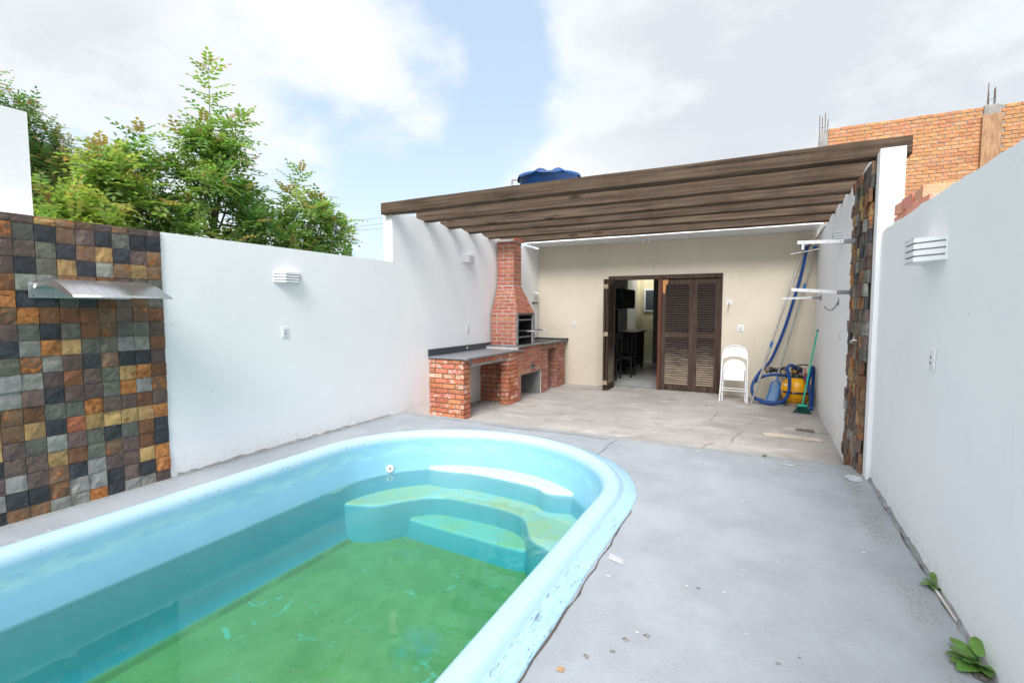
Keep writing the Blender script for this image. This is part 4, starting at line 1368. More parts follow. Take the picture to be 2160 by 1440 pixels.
a1, tip = arm(5.83, 2.165, .29, .012, 'white clothes line arm fixed on the slate strip, topmost of three', XT - .012)
MB().tube([tip + V((.05, 0, -.02)), tip + V((.05, 0, -.075))], .012, 10).build('pulley', M['plastic_white'], a1)
MB().tube([tip + V((-.06, 0, -.115)), tip + V((.06, .02, -.095)), tip + V((.2, .02, -.07))], .006, 8).build('tension_wire', M['alu'], a1)
a2, tip = arm(6.28, 1.68, .27, .036, 'white clothes line arm beside the slate strip, middle of three')
MB().tube([tip + V((0, 0, -.02)), tip + V((-.02, .3, -.09)), tip + V((.0, .6, -.08))], .002, 5).build('cord', M['alu'], a2)
arm(9.3, 1.685, .275, -.01, 'white clothes line arm far back in the corner above the pool hose, lowest of three')

hk = thing('hammock_hook', (XT, 7.22, 1.57), 'grey steel hammock hook on the right side wall', 'hook')
MB().box((XT - .006, 7.19, 1.54), (XT - .001, 7.25, 1.64), .002).build('plate', M['frame_steel'], hk)
MB().tube(catmull([(XT - .006, 7.22, 1.60), (XT - .03, 7.22, 1.54), (XT - .07, 7.22, 1.49), (XT - .12, 7.22, 1.50), (XT - .15, 7.22, 1.54)], 5), .008, 8).build('hook_arm', M['frame_steel'], hk)
hk = thing('hammock_hook', (-.58, YH, 1.63), 'small steel hook on the beige wall right of the door', 'hook')
MB().box((-.63, YH - .006, 1.59), (-.53, YH - .001, 1.67), .002).build('plate', M['plastic_white'], hk)
MB().tube(catmull([(-.58, YH - .006, 1.64), (-.58, YH - .04, 1.58), (-.59, YH - .09, 1.53), (-.61, YH - .11, 1.50)], 5), .008, 8).build('hook_arm', M['frame_steel'], hk)
tp_ = thing('garden_tap', (XT - .03, 5.52, 1.21), 'small chrome tap on the slate strip', 'tap')
MB().tube([(XT - .02, 5.52, 1.21), (XT - .075, 5.52, 1.21), (XT - .085, 5.52, 1.2), (XT - .085, 5.52, 1.18)], .009, 10).build('spout', M['steel'], tp_)
MB().lathe((XT - .06, 5.52, 1.218), [(.007, 0), (.007, .012), (.014, .014), (.014, .02), (0, .021)], 10).build('handle', M['steel'], tp_)
wr = thing('wire', (.78, 9.5, 2.75), 'black loose wire hanging from the soffit corner', 'wire')
MB().tube(catmull([(XT - .01, 9.0, 2.78), (.78, 9.3, 2.70), (.74, 9.6, 2.66), (.68, 9.8, 2.58), (.66, 9.95, 2.56)], 5), .007, 6).build('strand', M['blackplastic'], wr)

sk = thing('skewer_rack', (XL, 9.98, 1.6), 'steel skewers hanging from a small rack beside the barbecue', 'skewers')
MB().box((XL + .004, 9.86, 1.62), (XL + .03, 10.12, 1.66), .003).build('rack', M['darkmetal'], sk)
for y in (9.90, 9.98, 10.07):
    s_ = MB().tube([(XL + .05, y, 1.70), (XL + .05, y, .90)], .005, 6).build('skewer', M['steel'], sk)
    MB().lathe((XL + .05, y, 1.70), [(.009, 0), (.013, .03), (.010, .10), (.013, .17), (.0, .18)], 10).build('handle', M['steel'], s_)

# ================================================================ things in the corner of the patio
fc = thing('folding_chair', (-.43, 9.55, PZ), 'folded white metal chair with chipped paint leaning on the beige wall', 'chair')
B0 = V((-.432, 9.45, PZ))
et = V((0, .40, .985)).normalized()
ex = V((1, -.06, 0)).normalized()
en = ex.cross(et).normalized()
CP = lambda s_, t, o_=0.0: B0 + ex * s_ + et * t + en * o_
fl = [CP(-.225, 0), CP(-.218, .3), CP(-.21, .78)]
top = [CP(-.205, .86), CP(-.185, .96), CP(-.13, 1.03), CP(-.05, 1.06), (CP(.05, 1.06)), CP(.13, 1.03), CP(.185, .96), CP(.205, .86)]
MB().tube(fl + catmull(top, 4) + [CP(.21, .78), CP(.218, .3), CP(.225, 0)], .013, 9).build('front_frame', M['chairpaint'], fc)
MB().tube([CP(-.19, .03, -.06), CP(-.185, .62, -.035)] + catmull([CP(-.17, .70, -.03), CP(-.1, .75, -.03), CP(.1, .75, -.03), CP(.17, .70, -.03)], 4) + [CP(.185, .62, -.035), CP(.19, .03, -.06)], .012, 9).build('rear_frame', M['chairpaint'], fc)


def plate(pts, name, o0, th):
    a = [CP(s_, t, o0) for s_, t in pts]
    return MB().prism(a, en * th).build(name, M['chairpaint'], fc)


up_ = [(.195 * math.cos(a), .875 + .165 * math.sin(a) ** .8) for a in [math.pi * k / 14 for k in range(15)]]
dn = [(-.195 + .39 * k / 10, .80 + .055 * math.sin(math.pi * k / 10)) for k in range(11)]
plate(up_ + dn, 'backrest', .012, .006)
seat = [(.165, .40), (.165, .62)] + [(.165 * math.cos(a), .62 + .13 * math.sin(a) ** .8) for a in [math.pi * k / 12 for k in range(1, 12)]] + [(-.165, .62), (-.165, .40)]
plate(seat, 'seat', -.006, .016)
seat2 = [(.19 * math.cos(a), .62 + .185 * math.sin(a) ** .8) for a in [math.pi * k / 14 for k in range(15)]] + [(-.19, .60), (.19, .60)]
plate(seat2, 'seat_rim', -.022, .010)
for t, o_ in ((.21, 0), (.265, -.05)):
    MB().tube([CP(-.215, t, o_), CP(.215, t, o_)], .009, 8).build('cross_bar', M['chairpaint'], fc)

# pool sand filter
ft = thing('pool_filter', (.54, 9.66, PZ), 'yellow spherical pool filter with black multiport valve in the corner', 'filter')
FC = V((.545, 9.66, .05))
pr_ = [(0, -.20)]
for i in range(1, 25):
    a = -math.pi / 2 + math.pi * i / 24 * .93
    pr_.append((.243 * max(0, math.cos(a)) ** .9, .05 + .235 * math.sin(a) - (.0 if a < 0 else -.02 * math.sin(a))))
tank = MB().lathe(FC, [(.10, -.20), (.12, -.195)] + pr_[4:], 36).build('tank', M['yellow'], ft)
MB().lathe(FC, [(.244, .025), (.250, .03), (.250, .058), (.244, .063)], 36, caps=False).build('band', M['blackplastic'], tank)
for a in (3.7, 4.5, 5.2):
    c_ = FC + V((.252 * math.cos(a), .252 * math.sin(a), .044))
    MB().lathe(c_, [(.012, -.02), (.012, .02), (0, .021)], 8).build('bolt', M['pvc'], tank)
MB().lathe(FC + V((-.155, -.13, .165)), [(.03, 0), (.03, .012), (.022, .016), (0, .016)], 14, axis=(-.6, -.5, .62)).build('gauge', M['plastic_white'], tank)
MB().lathe(FC, [(.15, -.20), (.16, -.19), (.12, -.12)], 24).build('foot', M['pvc'], ft)
vb = MB().lathe(FC + V((0, 0, .27)), [(.115, 0), (.115, .03), (.075, .035), (.07, .12), (.092, .13), (.092, .175), (.05, .20), (0, .205)], 24).build('valve', M['blackplastic'], ft)
MB().tube(catmull([FC + V((-.03, -.02, .475)), FC + V((.03, -.05, .50)), FC + V((.10, -.08, .515)), FC + V((.16, -.10, .51))], 5), .011, 8).build('lever', M['blackplastic'], vb)
MB().lathe(FC + V((-.035, -.083, .40)), [(.0, .012), (.03, .012), (.03, 0)], 18, axis=(-.3, -1, .1)).build('badge', M['yellow'], vb)
for d_, l_, m_ in (((-1, -.2, .05), .17, 'pvc'), ((.75, -.9, 0), .12, 'pvc')):
    q = V(d_).normalized()
    c_ = FC + V((0, 0, .35)) + q * .06
    MB().tube([c_, c_ + q * l_], .027, 12).build('port', M[m_], vb)
    MB().lathe(c_ + q * l_, [(.036, -.03), (.036, .01), (.022, .012), (.022, -.01)], 14, axis=tuple(q), caps=False).build('coupling', M[m_], vb)
pm = thing('pump', (.22, 9.86, PZ), 'black and grey pool pump resting behind the yellow filter', 'pump')
MB().lathe((.12, 9.86, .42), [(.05, 0), (.055, .02), (.055, .05), (.04, .06), (.04, .20), (.065, .21), (.065, .30), (0, .31)], 18, axis=(1, .05, 0)).build('motor', M['blackplastic'], pm)
MB().lathe((.10, 9.855, .42), [(.058, -.01), (.058, .03), (.035, .035), (.035, -.005)], 18, axis=(-1, -.1, 0)).build('strainer_cap', M['pvc'], pm)
MB().box((.26, 9.80, PZ), (.42, 9.94, .36), .01).build('stand', M['concrete'], pm)

HR = .026
hz_ = thing('pool_hose', (.1, 9.5, PZ), 'long blue pool vacuum hose looped on the floor and rising up the wall', 'hose')
pts = [(.655, 9.98, 2.60), (.63, 10.0, 2.46), (.574, 10.02, 2.10), (.46, 10.02, 1.60), (.329, 10.0, 1.09), (.143, 9.95, .574), (-.035, 9.75, .36), (-.135, 9.62, .14), (-.10, 9.55, -.03), (.03, 9.46, -.10), (.19, 9.42, -.115), (.35, 9.40, -.05), (.42, 9.39, .115), (.43, 9.40, .32), (.395, 9.44, .50), (.44, 9.47, .555), (.50, 9.52, .53), (.53, 9.6, .45)]
MB().tube(catmull(pts, 8), HR, 12).build('hose_run', M['bluehose'], hz_)
MB().tube(catmull([(-.08, 9.70, .20), (-.03, 9.74, .27), (.109, 9.78, .33), (.326, 9.80, .35), (.42, 9.80, .30), (.42, 9.75, .05), (.36, 9.62, -.10), (.1, 9.60, -.12), (-.05, 9.58, -.08)], 8), HR, 12).build('hose_loop', M['bluehose'], hz_)
MB().tube(catmull([(.60, 9.62, .43), (.66, 9.50, .36), (.70, 9.36, .22), (.735, 9.30, .05), (.745, 9.27, -.13)], 8), HR, 12).build('hose_tail', M['bluehose'], hz_)
MB().tube(catmull([(.69, 9.46, .28), (.735, 9.42, .45), (.75, 9.42, .54), (.775, 9.46, .50), (.775, 9.5, .2), (.77, 9.5, -.1)], 8), HR, 12).build('hose_bend', M['bluehose'], hz_)
MB().lathe((.745, 9.268, -.145), [(.0, 0), (.030, 0), (.030, .05), (.027, .055)], 14).build('hose_cuff', M['blueplastic'], hz_)

vh = thing('vacuum_pole', (-.14, 9.47, PZ), 'aluminium telescopic pole with wide blue vacuum head, leaning behind the hose', 'pole')
a, b = V((-.14, 9.47, PZ)), V((.625, 10.13, 2.62))
J = a.lerp(b, .372)
MB().tube([a, J], .019, 10).build('lower_tube', M['alu'], vh)
MB().tube([J, b], .015, 10).build('upper_tube', M['alu'], vh)
q = (b - a).normalized()
MB().tube([J - q * .05, J + q * .05], .022, 10).build('clamp', M['blueplastic'], vh)
hd = MB().box((.545, 10.02, 2.63), (.72, 10.16, 2.675), .008).build('vacuum_head', M['bluehose'], vh)
MB().box((.555, 10.015, 2.60), (.655, 10.10, 2.629), .004).build('brush', M['plastic_white'], hd)

lp = thing('leaf_skimmer', (.2, 9.7, PZ), 'blue leaf skimmer net on a mottled aluminium pole in front of the hose', 'net')
a, b = V((.259, 9.80, .32)), V((.80, 10.14, 2.60))
J = a.lerp(b, .69)
MB().tube([a, J], .019, 10).build('lower_tube', M['alu'], lp)
MB().tube([J, b], .015, 10).build('upper_tube', M['alu'], lp)
q = (b - a).normalized()
MB().tube([J - q * .05, J + q * .05], .022, 10).build('clamp', M['blueplastic'], lp)
MB().box((.74, 10.10, 2.56), (.80, 10.17, 2.60), .004).build('wall_clip', M['blueplastic'], lp)
loop = [(.259, 9.80, .33), (.25, 9.79, .25), (.175, 9.77, .20), (.14, 9.74, .05), (.10, 9.69, -.08), (.13, 9.66, -.135), (.22, 9.66, -.135), (.27, 9.69, -.05), (.295, 9.74, .10), (.295, 9.775, .20), (.262, 9.79, .25)]
nf = MB().tube(catmull(loop, 5, closed=True), .011, 8, caps=False).build('net_frame', M['blueplastic'], lp)
inner_ = [V(p) for p in loop[2:-1]]
cen = sum(inner_, V()) / len(inner_) + V((0, .05, -.02))
MB().add(inner_ + [cen], [(i, (i + 1) % len(inner_), len(inner_)) for i in range(len(inner_))], True).build('netting', M['net'], lp)

bz = thing('broom', (.585, 8.95, PZ), 'green broom with teal handle leaning in the corner', 'broom')
a, b = V((.60, 8.98, -.02)), V((.79, 9.30, 1.14))
MB().tube([a, b], .0125, 10).build('handle', M['green'], bz)
MB().tube([b, b + (b - a).normalized() * .03], .014, 10).build('end_cap', M['bluehose'], bz)
MB().box((.53, 8.94, -.045), (.67, 9.01, -.015), .008).build('head', M['green'], bz)
br_ = MB()
rr = random.Random(8)
for i in range(140):
    x, y = rr.uniform(.535, .665), rr.uniform(8.945, 9.005)
    dx = (x - .60) * .9 + rr.uniform(-.015, .015)
    dy = (y - 8.97) * .9 - .03 + rr.uniform(-.015, .015)
    br_.tube([(x, y, -.04), (x + dx * .5, y + dy * .5, -.095), (x + dx * 1.1, y + dy * 1.1, PZ + .004)], .0028, 4, caps=False)
tag(br_.build('bristles', M['greenb'], bz), kind='stuff')
MB().tube([(.63, 9.15, .55), (.65, 9.22, .2), (.64, 9.18, 0)], .008, 6).build('red_strap', M['rednet'], bz)

dg = thing('floor_drain', (.553, 7.645, PZ), 'square grey floor drain grate set in a pale cement patch', 'drain')
MB().box((.44, 7.55, PZ + .004), (.665, 7.565, PZ + .012)).box((.44, 7.725, PZ + .004), (.665, 7.74, PZ + .012)).box((.44, 7.565, PZ + .004), (.455, 7.725, PZ + .012)).box((.65, 7.565, PZ + .004), (.665, 7.725, PZ + .012)).build('frame', M['frame_steel'], dg)
MB().box((.456, 7.566, PZ + .004), (.649, 7.724, PZ + .0055)).build('pit', M['black'], dg)
for i in range(7):
    MB().box((.459 + i * .0275, 7.567, PZ + .006), (.473 + i * .0275, 7.723, PZ + .011)).build('bar', M['pvc'], dg)
pk = thing('loose_plank', (.37, 7.16, PZ), 'flat pale board lying on the patio floor near the drain', 'plank')
poly = [(.04, 7.12), (.10, 7.10), (.35, 7.095), (.60, 7.09), (.70, 7.10), (.71, 7.15), (.66, 7.19), (.45, 7.205), (.25, 7.23), (.10, 7.235), (.05, 7.19)]
MB().prism([(x, y, PZ + .005) for x, y in poly], (0, 0, .018)).build('board', M['plank'], pk, origin=(.37, 7.16, PZ))

# ---------------------------------------------------------------- weeds and litter by the right wall
def weed(p, leaves, label, seed, name='weed', lean=(-1, 0)):
    rr = random.Random(seed)
    t = thing(name, p, label, 'weed')
    p = V(p)
    big_ = max(l[0] for l in leaves)
    MB().add([(p.x - big_ * .2 + big_ * .55 * rr.uniform(.4, 1.2) * math.cos(a), p.y + big_ * 1.1 * rr.uniform(.4, 1.2) * math.sin(a), p.z + .006 + .004 * rr.random()) for a in [2 * math.pi * k / 16 for k in range(16)]], [tuple(range(16))]).build('soil', M['soil'], t)
    for L, az_, el in leaves:
        d = V((math.cos(az_) * math.cos(el), math.sin(az_) * math.cos(el), math.sin(el)))
        side = d.cross(V((0, 0, 1))).normalized()
        upv = side.cross(d)
        w = L * .30
        b0 = p + d * L * .30 + V((0, 0, .012))
        vv, ff = [], []
        K = 7
        for i in range(K + 1):
            s_ = i / K
            c_ = b0 + d * L * s_ - V((0, 0, 1)) * L * .16 * s_ * s_
            ww = w * math.sin(math.pi * min(1, s_ * .93 + .05)) ** .7
            vv += [c_ - side * ww + upv * .10 * ww, c_ - upv * .08 * ww, c_ + side * ww + upv * .10 * ww]
        for i in range(K):
            ff += [(3 * i, 3 * i + 1, 3 * i + 4, 3 * i + 3), (3 * i + 1, 3 * i + 2, 3 * i + 5, 3 * i + 4)]
        o = MB().add(vv, ff, True).build('leaf', M['weedleaf'], t)
        MB().tube([p + V((0, 0, .003)), b0], .002, 5).build('stalk', M['weedleaf'], o)
    return t


M['soil'] = surf('dark_soil', (.10, .085, .065), (.17, .16, .13), s1=60, bump=.5, bsc=120)
M['weedleaf'] = surf('weed_leaf', (.11, .235, .045), (.08, .18, .03), s1=30, rough=.45, bump=.25, bsc=40, rnd=.15)
weed((.85, 3.22, DZ), [(.055, 3.3, .2), (.05, 2.5, .35), (.055, 4.3, .3), (.06, 1.7, .9), (.045, 3.9, .6), (.05, 5.0, .3)], 'small green weed sprouting at the foot of the right wall beside a white stick', 1)
weed((.835, 2.58, DZ), [(.09, 3.25, .5), (.10, 3.9, .12), (.07, 2.0, .12), (.08, 4.45, .55), (.085, 3.0, .15), (.085, 3.45, .12), (.10, 2.2, .35), (.075, 4.2, .2), (.08, 4.7, .25), (.07, 3.8, .4), (.055, 2.6, .55), (.06, 5.1, .35), (.09, 1.5, .75), (.05, 3.6, .8), (.075, 5.3, .15), (.065, 2.75, .08)], 'leafy green weed growing at the right wall in the lower right corner', 2)
weed((.79, 5.56, PZ + .02), [(.05, 3.2, .3), (.05, 2.5, .4), (.045, 3.8, .5)], 'tiny weed in the corner between patio step and slate strip', 3)
weed((.06, 5.40, DZ), [(.03, 3.2, .3), (.03, 1.5, .3), (.025, 0.2, .3)], 'tiny weed sprig on the worn edge of the deck', 4)
stk = thing('white_stick', (.84, 3.1, DZ), 'thin white plastic tube lying along the foot of the right wall', 'stick')
MB().tube([(.838, 3.20, DZ + .012), (.846, 2.90, DZ + .010)], .0065, 8).build('tube', M['leafstick'], stk)

# ================================================================ beyond the walls
# unfinished brick building on the right
nb = thing('unfinished_brick_building', (3.0, 12.1, -1.3), 'unfinished orange brick building with bare concrete columns beyond the right wall', 'building')
BYN = 12.0
wl = MB().box((1.06, BYN + .012, -1.3), (6.5, BYN + .16, 5.14)).build('wall', M['mortar'], nb)
MB().box((1.06, BYN + .16, -1.3), (1.22, 18, 5.10)).build('return_wall', M['mortar'], nb)
rr = random.Random(21)
bl, bh_ = .205, .069
far = MB()
for r_ in range(38):
    z = 5.15 - bh_ * (r_ + .5)
    k = 0
    x = 1.07 - (bl * .5 if r_ % 2 else 0)
    while x < 6.4:
        a, b = max(x, 1.065) + .008, x + bl - .008
        x += bl
        if b - a < .05 or (3.44 < (a + b) / 2 < 3.68):
            continue
        zc = z + rr.uniform(-.003, .003)
        zz0, zz1 = zc - bh_ / 2 + .007, zc + bh_ / 2 - .007
        d = rr.uniform(-.004, .003)
        vis = (zc > 4.74 - .01) or ((a + b) / 2 > 2.36 and zc > 3.25 + .765 * ((a + b) / 2 - 2.40))
        # grooved face: three shallow ribs
        pr2 = []
        for q in range(4):
            t0, t1 = zz0 + (zz1 - zz0) * q / 4, zz0 + (zz1 - zz0) * (q + 1) / 4
            pr2 += [(t0 + .002, 0), (t1 - .002, 0), (t1 - .001, .004), (t1, .004)] if q < 3 else [(t0 + .002, 0), (t1, 0)]
        vv = [(xx, BYN + d + dy, zz_) for xx in (a, b) for zz_, dy in pr2]
        n_ = len(pr2)
        ff = [(i, i + 1, n_ + i + 1, n_ + i) for i in range(n_ - 1)]
        vv += [(a, BYN + .02, zz0), (a, BYN + .02, zz1), (b, BYN + .02, zz0), (b, BYN + .02, zz1)]
        ff += [(0, n_, 2 * n_ + 2, 2 * n_), (n_ - 1, 2 * n_ + 1, 2 * n_ + 3, 2 * n_ - 1)]
        ff += [tuple(range(n_)) + (2 * n_ + 1, 2 * n_), tuple(range(n_, 2 * n_)) + (2 * n_ + 3, 2 * n_ + 2)]
        if vis and b < 4.4:
            c0 = V(((a + b) / 2, BYN, zc))
            me = bpy.data.meshes.new('brick')
            me.from_pydata([tuple(V(p) - c0) for p in vv], [], ff)
            bmn = bmesh.new(); bmn.from_mesh(me); bmesh.ops.recalc_face_normals(bmn, faces=bmn.faces[:]); bmn.to_mesh(me); bmn.free()
            me.materials.append(M['brick_orange'])
            inst('brick', me, wl, c0)
        else:
            far.add([(a, BYN + d, zz0), (b, BYN + d, zz0), (b, BYN + d, zz1), (a, BYN + d, zz1), (a, BYN + .02, zz0), (b, BYN + .02, zz0), (b, BYN + .02, zz1), (a, BYN + .02, zz1)],
                    [(0, 1, 2, 3), (0, 4, 5, 1), (1, 5, 6, 2), (2, 6, 7, 3), (3, 7, 4, 0)])
tag(far.build('brick_rows', M['brick_orange'], wl), kind='stuff')
c1 = MB().add([(.70, BYN - .03, -1.3), (1.058, BYN - .03, -1.3), (1.058, BYN - .03, 5.12), (.92, BYN - .03, 5.10), (.70, BYN + .2, -1.3), (1.058, BYN + .2, -1.3), (1.058, BYN + .2, 5.12), (.92, BYN + .2, 5.10)],
              [(0, 1, 2, 3), (4, 5, 6, 7), (0, 1, 5, 4), (1, 2, 6, 5), (2, 3, 7, 6), (3, 0, 4, 7)]).build('column', M['concrete'], nb)
c2 = MB().box((3.445, BYN - .02, -1.3), (3.675, BYN + .2, 5.17), .01).build('column', M['concrete'], nb)
MB().box((3.42, BYN - .06, 1.0), (3.69, BYN - .022, 4.99), .004).build('form_board', M['timber'], nb)
for cx0, zt, hh in ((.99, 5.1, .36), (3.56, 5.17, .36)):
    for i, (dx, dy) in enumerate(((-.07, 0), (-.015, .12), (.02, 0), (.07, .1))):
        MB().tube([(cx0 + dx, BYN + .02 + dy, zt - .1), (cx0 + dx + rr.uniform(-.01, .01), BYN + .02 + dy, zt + hh * rr.uniform(.75, 1.1))], .007, 6).build('rebar', M['rebar'], nb)
    MB().tube([(cx0 - .075, BYN + .01, zt + .09), (cx0 - .015, BYN + .13, zt + .12), (cx0 + .075, BYN + .11, zt + .16)], .004, 5).build('tie_wire', M['rebar'], nb)

# clay blocks lying on the right wall, against the taller wall's end
rr = random.Random(6)
spots = [(4.86, 0), (4.62, 0), (4.38, 0), (4.15, 0), (4.80, 1), (4.55, 1), (4.30, 1)]
names_ = ['bottom course, farthest, against the tall wall', 'bottom course, second from the tall wall', 'bottom course, third from the tall wall', 'bottom course, nearest the camera',
          'top course, farthest from the camera', 'top course, middle block', 'top course, nearest the camera']
for (y, lv), s_ in zip(spots, names_):
    z0 = 2.152 + .086 * lv
    t = thing('clay_block', (XR + .10, y, z0), 'pink clay block on the right wall, ' + s_, 'block', 'pink clay blocks stacked on the wall')
    mt = Matrix.Translation(V((XR + .125 + rr.uniform(-.015, .015), y, z0))) @ Matrix.Rotation(rr.uniform(-.12, .12), 4, 'Z')
    MB().box((-.07, -.112, .0), (.10, .112, .083), .004, mt).build('block', M['clay'], t, origin=(XR + .1, y, z0))

# blue water tank on the house roof
wt_ = thing('water_tank', (-4.46, 10.6, 3.75), 'round blue plastic water tank with ribbed lid behind the pergola', 'tank')
TC = V((-4.466, 10.6, 0))
MB().lathe(TC, [(.56, 3.751), (.62, 3.80), (.66, 4.43), (.69, 4.44), (.69, 4.47)], 40).build('body', M['tankblue'], wt_)
vv, ff = [], []
NS, NRr = 64, 10
for i in range(NRr + 1):
    r_ = .735 * i / NRr
    for k in range(NS):
        a = 2 * math.pi * k / NS
        rib = max(0, math.cos(a * 8)) ** 3
        s_ = i / NRr
        z = 4.475 + .13 * (1 - s_ ** 1.7) + .05 * rib * math.sin(math.pi * min(1, s_ * 1.02)) ** .5 + (.035 * rib * s_)
        vv.append(TC + V((r_ * math.cos(a), r_ * math.sin(a), z)))
for i in range(NRr):
    for k in range(NS):
        ff.append((i * NS + k, i * NS + (k + 1) % NS, (i + 1) * NS + (k + 1) % NS, (i + 1) * NS + k))
low = [p - V((0, 0, .035)) for p in vv[-NS:]]
o_ = len(vv)
vv += low
ff += [(NRr * NS + k, NRr * NS + (k + 1) % NS, o_ + (k + 1) % NS, o_ + k) for k in range(NS)]
MB().add(vv, ff, True).build('lid', M['tankblue'], wt_)
MB().tube([(-5.40, 10.55, 3.0), (-5.40, 10.55, 4.54), (-5.385, 10.55, 4.555), (-5.12, 10.55, 4.53)], .018, 8).build('inlet_pipe', M['pvc'], wt_)
MB().lathe((-5.16, 10.55, 4.45), [(.0, 0), (.06, 0), (.06, .04), (0, .04)], 14, axis=(1, 0, 0)).build('flange', M['blackplastic'], wt_)
st_ = thing('tank_plinth', (-4.46, 10.6, 3.05), 'rough masonry plinth under the blue water tank', 'plinth')
MB().box((-5.1, 9.95, 3.051), (-3.82, 11.3, 3.75), .01).build('block', M['concrete'], st_)

# old brick house glimpsed through the dark tree on the left
fm, nt, b_ = base_mat('far_brick')
vec = nd(nt, 'TexCoord').outputs['Object']
bt = nd(nt, 'TexBrick', {'Vector': nd(nt, 'Mapping', {0: vec, 2: (R(90), 0, 0)}).outputs[0], 'Color1': S(150, 84, 58), 'Color2': S(126, 66, 48), 'Mortar': S(120, 100, 88), 'Scale': 4.5, 'Mortar Size': .02})
nt.links.new(bt.outputs[0], b_.inputs['Base Color'])
b_.inputs['Roughness'].default_value = .9
lh = thing('far_brick_house', (-12, 2.6, -1.3), 'old red brick gable half hidden behind the dark tree', 'building')
MB().box((-14, 1.2, -1.3), (-10.2, 4.02, 4.05)).build('wall', fm, lh)
MB().box((-14.02, 1.18, 4.052), (-10.18, 4.04, 4.12), .01).build('coping', M['concrete'], lh)

# ---------------------------------------------------------------- trees
GR = [(.095, .185, .07), (.145, .26, .08), (.23, .34, .095), (.36, .41, .115), (.44, .25, .15)]


class Foliage:
    def __init__(s, seed):
        s.v, s.f, s.c, s.r = [], [], [], random.Random(seed)
        s.wood = MB()

    def leaflet(s, p, d, up, L, w, col):
        side = d.cross(up).normalized()
        u2 = side.cross(d)
        o = len(s.v)
        a = p + d * L * .42 - u2 * w * .25
        s.v += [p, a + side * w + u2 * w * .5, p + d * L - u2 * L * .12, a - side * w + u2 * w * .5]
        s.f.append((o, o + 1, o + 2, o + 3))
        s.c += [col] * 4

    def compound(s, p, d, L, col, pairs=4, ls=.06, lw=.012):
        r = s.r
        d = d.normalized()
        sag = V((0, 0, -1))
        q = V(p)
        step = L / (pairs + .6)
        for i in range(pairs + 1):
            d2 = (d + sag * .07 * i).normalized()
            q = q + d2 * step
            side = d2.cross(V((0, 0, 1)))
            side = side.normalized() if side.length > .05 else V((1, 0, 0))
            up = side.cross(d2).normalized()
            k = 1.0 - .10 * abs(i - pairs * .45)
            cc = [c * r.uniform(.85, 1.18) for c in col]
            if i < pairs:
                for sg in (-1, 1):
                    dd = (side * sg * 1.0 + d2 * .55 + up * r.uniform(-.15, .3)).normalized()
                    s.leaflet(q, dd, up, ls * k * r.uniform(.85, 1.15), lw, (*cc, 1))
            else:
                s.leaflet(q, d2, up, ls * k, lw, (*cc, 1))

    def shoot(s, p0, p1, tint=.4, leaves=14, L=.17, ls=.058, lw=.012, red=.25, stem=.006, start=.25, bow=.12):
        r = s.r
        p0, p1 = V(p0), V(p1)
        ax = p1 - p0
        ln_ = ax.length
        side = V((r.uniform(-1, 1), r.uniform(-1, 1), .2)) * ln_ * bow
        cur = lambda t: p0 + ax * t + side * math.sin(math.pi * t) * .6 + V((0, 0, -.10 * ln_ * bow * t * t))
        s.wood.tube([cur(i / 6) for i in range(7)], [stem * (1.15 - .95 * i / 6) for i in range(7)], 4, caps=False)
        ph = r.uniform(0, 6.28)
        for i in range(leaves):
            t = start + (1 - start) * (i + r.uniform(0, .6)) / leaves
            t = min(t, .995)
            a = ph + i * 2.4
            axd = (cur(min(1, t + .02)) - cur(t - .02)).normalized()
            o1 = axd.orthogonal().normalized()
            o2 = axd.cross(o1)
            el = .25 + .9 * t ** 6 + r.uniform(-.1, .25)
            d = (o1 * math.cos(a) + o2 * math.sin(a)) + axd * el + V((0, 0, .08))
            g = tint + r.uniform(-.25, .25) + .35 * max(0, t - .6)
            g = min(max(g, 0), 1) * 3
            k = min(int(g), 2)
            f = g - k
            col = [GR[k][j] * (1 - f) + GR[k + 1][j] * f for j in range(3)]
            if t > .9 and r.random() < red:
                col = [c * .4 + e * .6 for c, e in zip(col, GR[4])]
            s.compound(cur(t), d, L * (1 - .45 * max(0, t - .85) / .15) * r.uniform(.8, 1.15), col, 4, ls * (1 - .3 * max(0, t - .85) / .15), lw)
        if r.random() < red * 2:
            tip = cur(1)
            for k in range(9):
                d = V((r.uniform(-1, 1), r.uniform(-1, 1), r.uniform(0, 1.3))).normalized()
                s.leaflet(tip + d * .01, d, V((.2, .3, 1)).normalized(), .05, .006, (*[c * r.uniform(.7, 1.2) for c in GR[4]], 1))

    def finish(s, t, crown='crown', trunk='trunk'):
        me = bpy.data.meshes.new(crown)
        off = V(t.location)
        me.from_pydata([tuple(V(p) - off) for p in s.v], [], s.f)
        at = me.color_attributes.new('tint', 'FLOAT_COLOR', 'POINT')
        at.data.foreach_set('color', [x for c in s.c for x in c])
        me.materials.append(M['leaf'])
        o = bpy.data.objects.new(crown, me)
        COL.objects.link(o)
        o.parent = t
        s.wood.build(trunk, M['bark'], t)
        return o


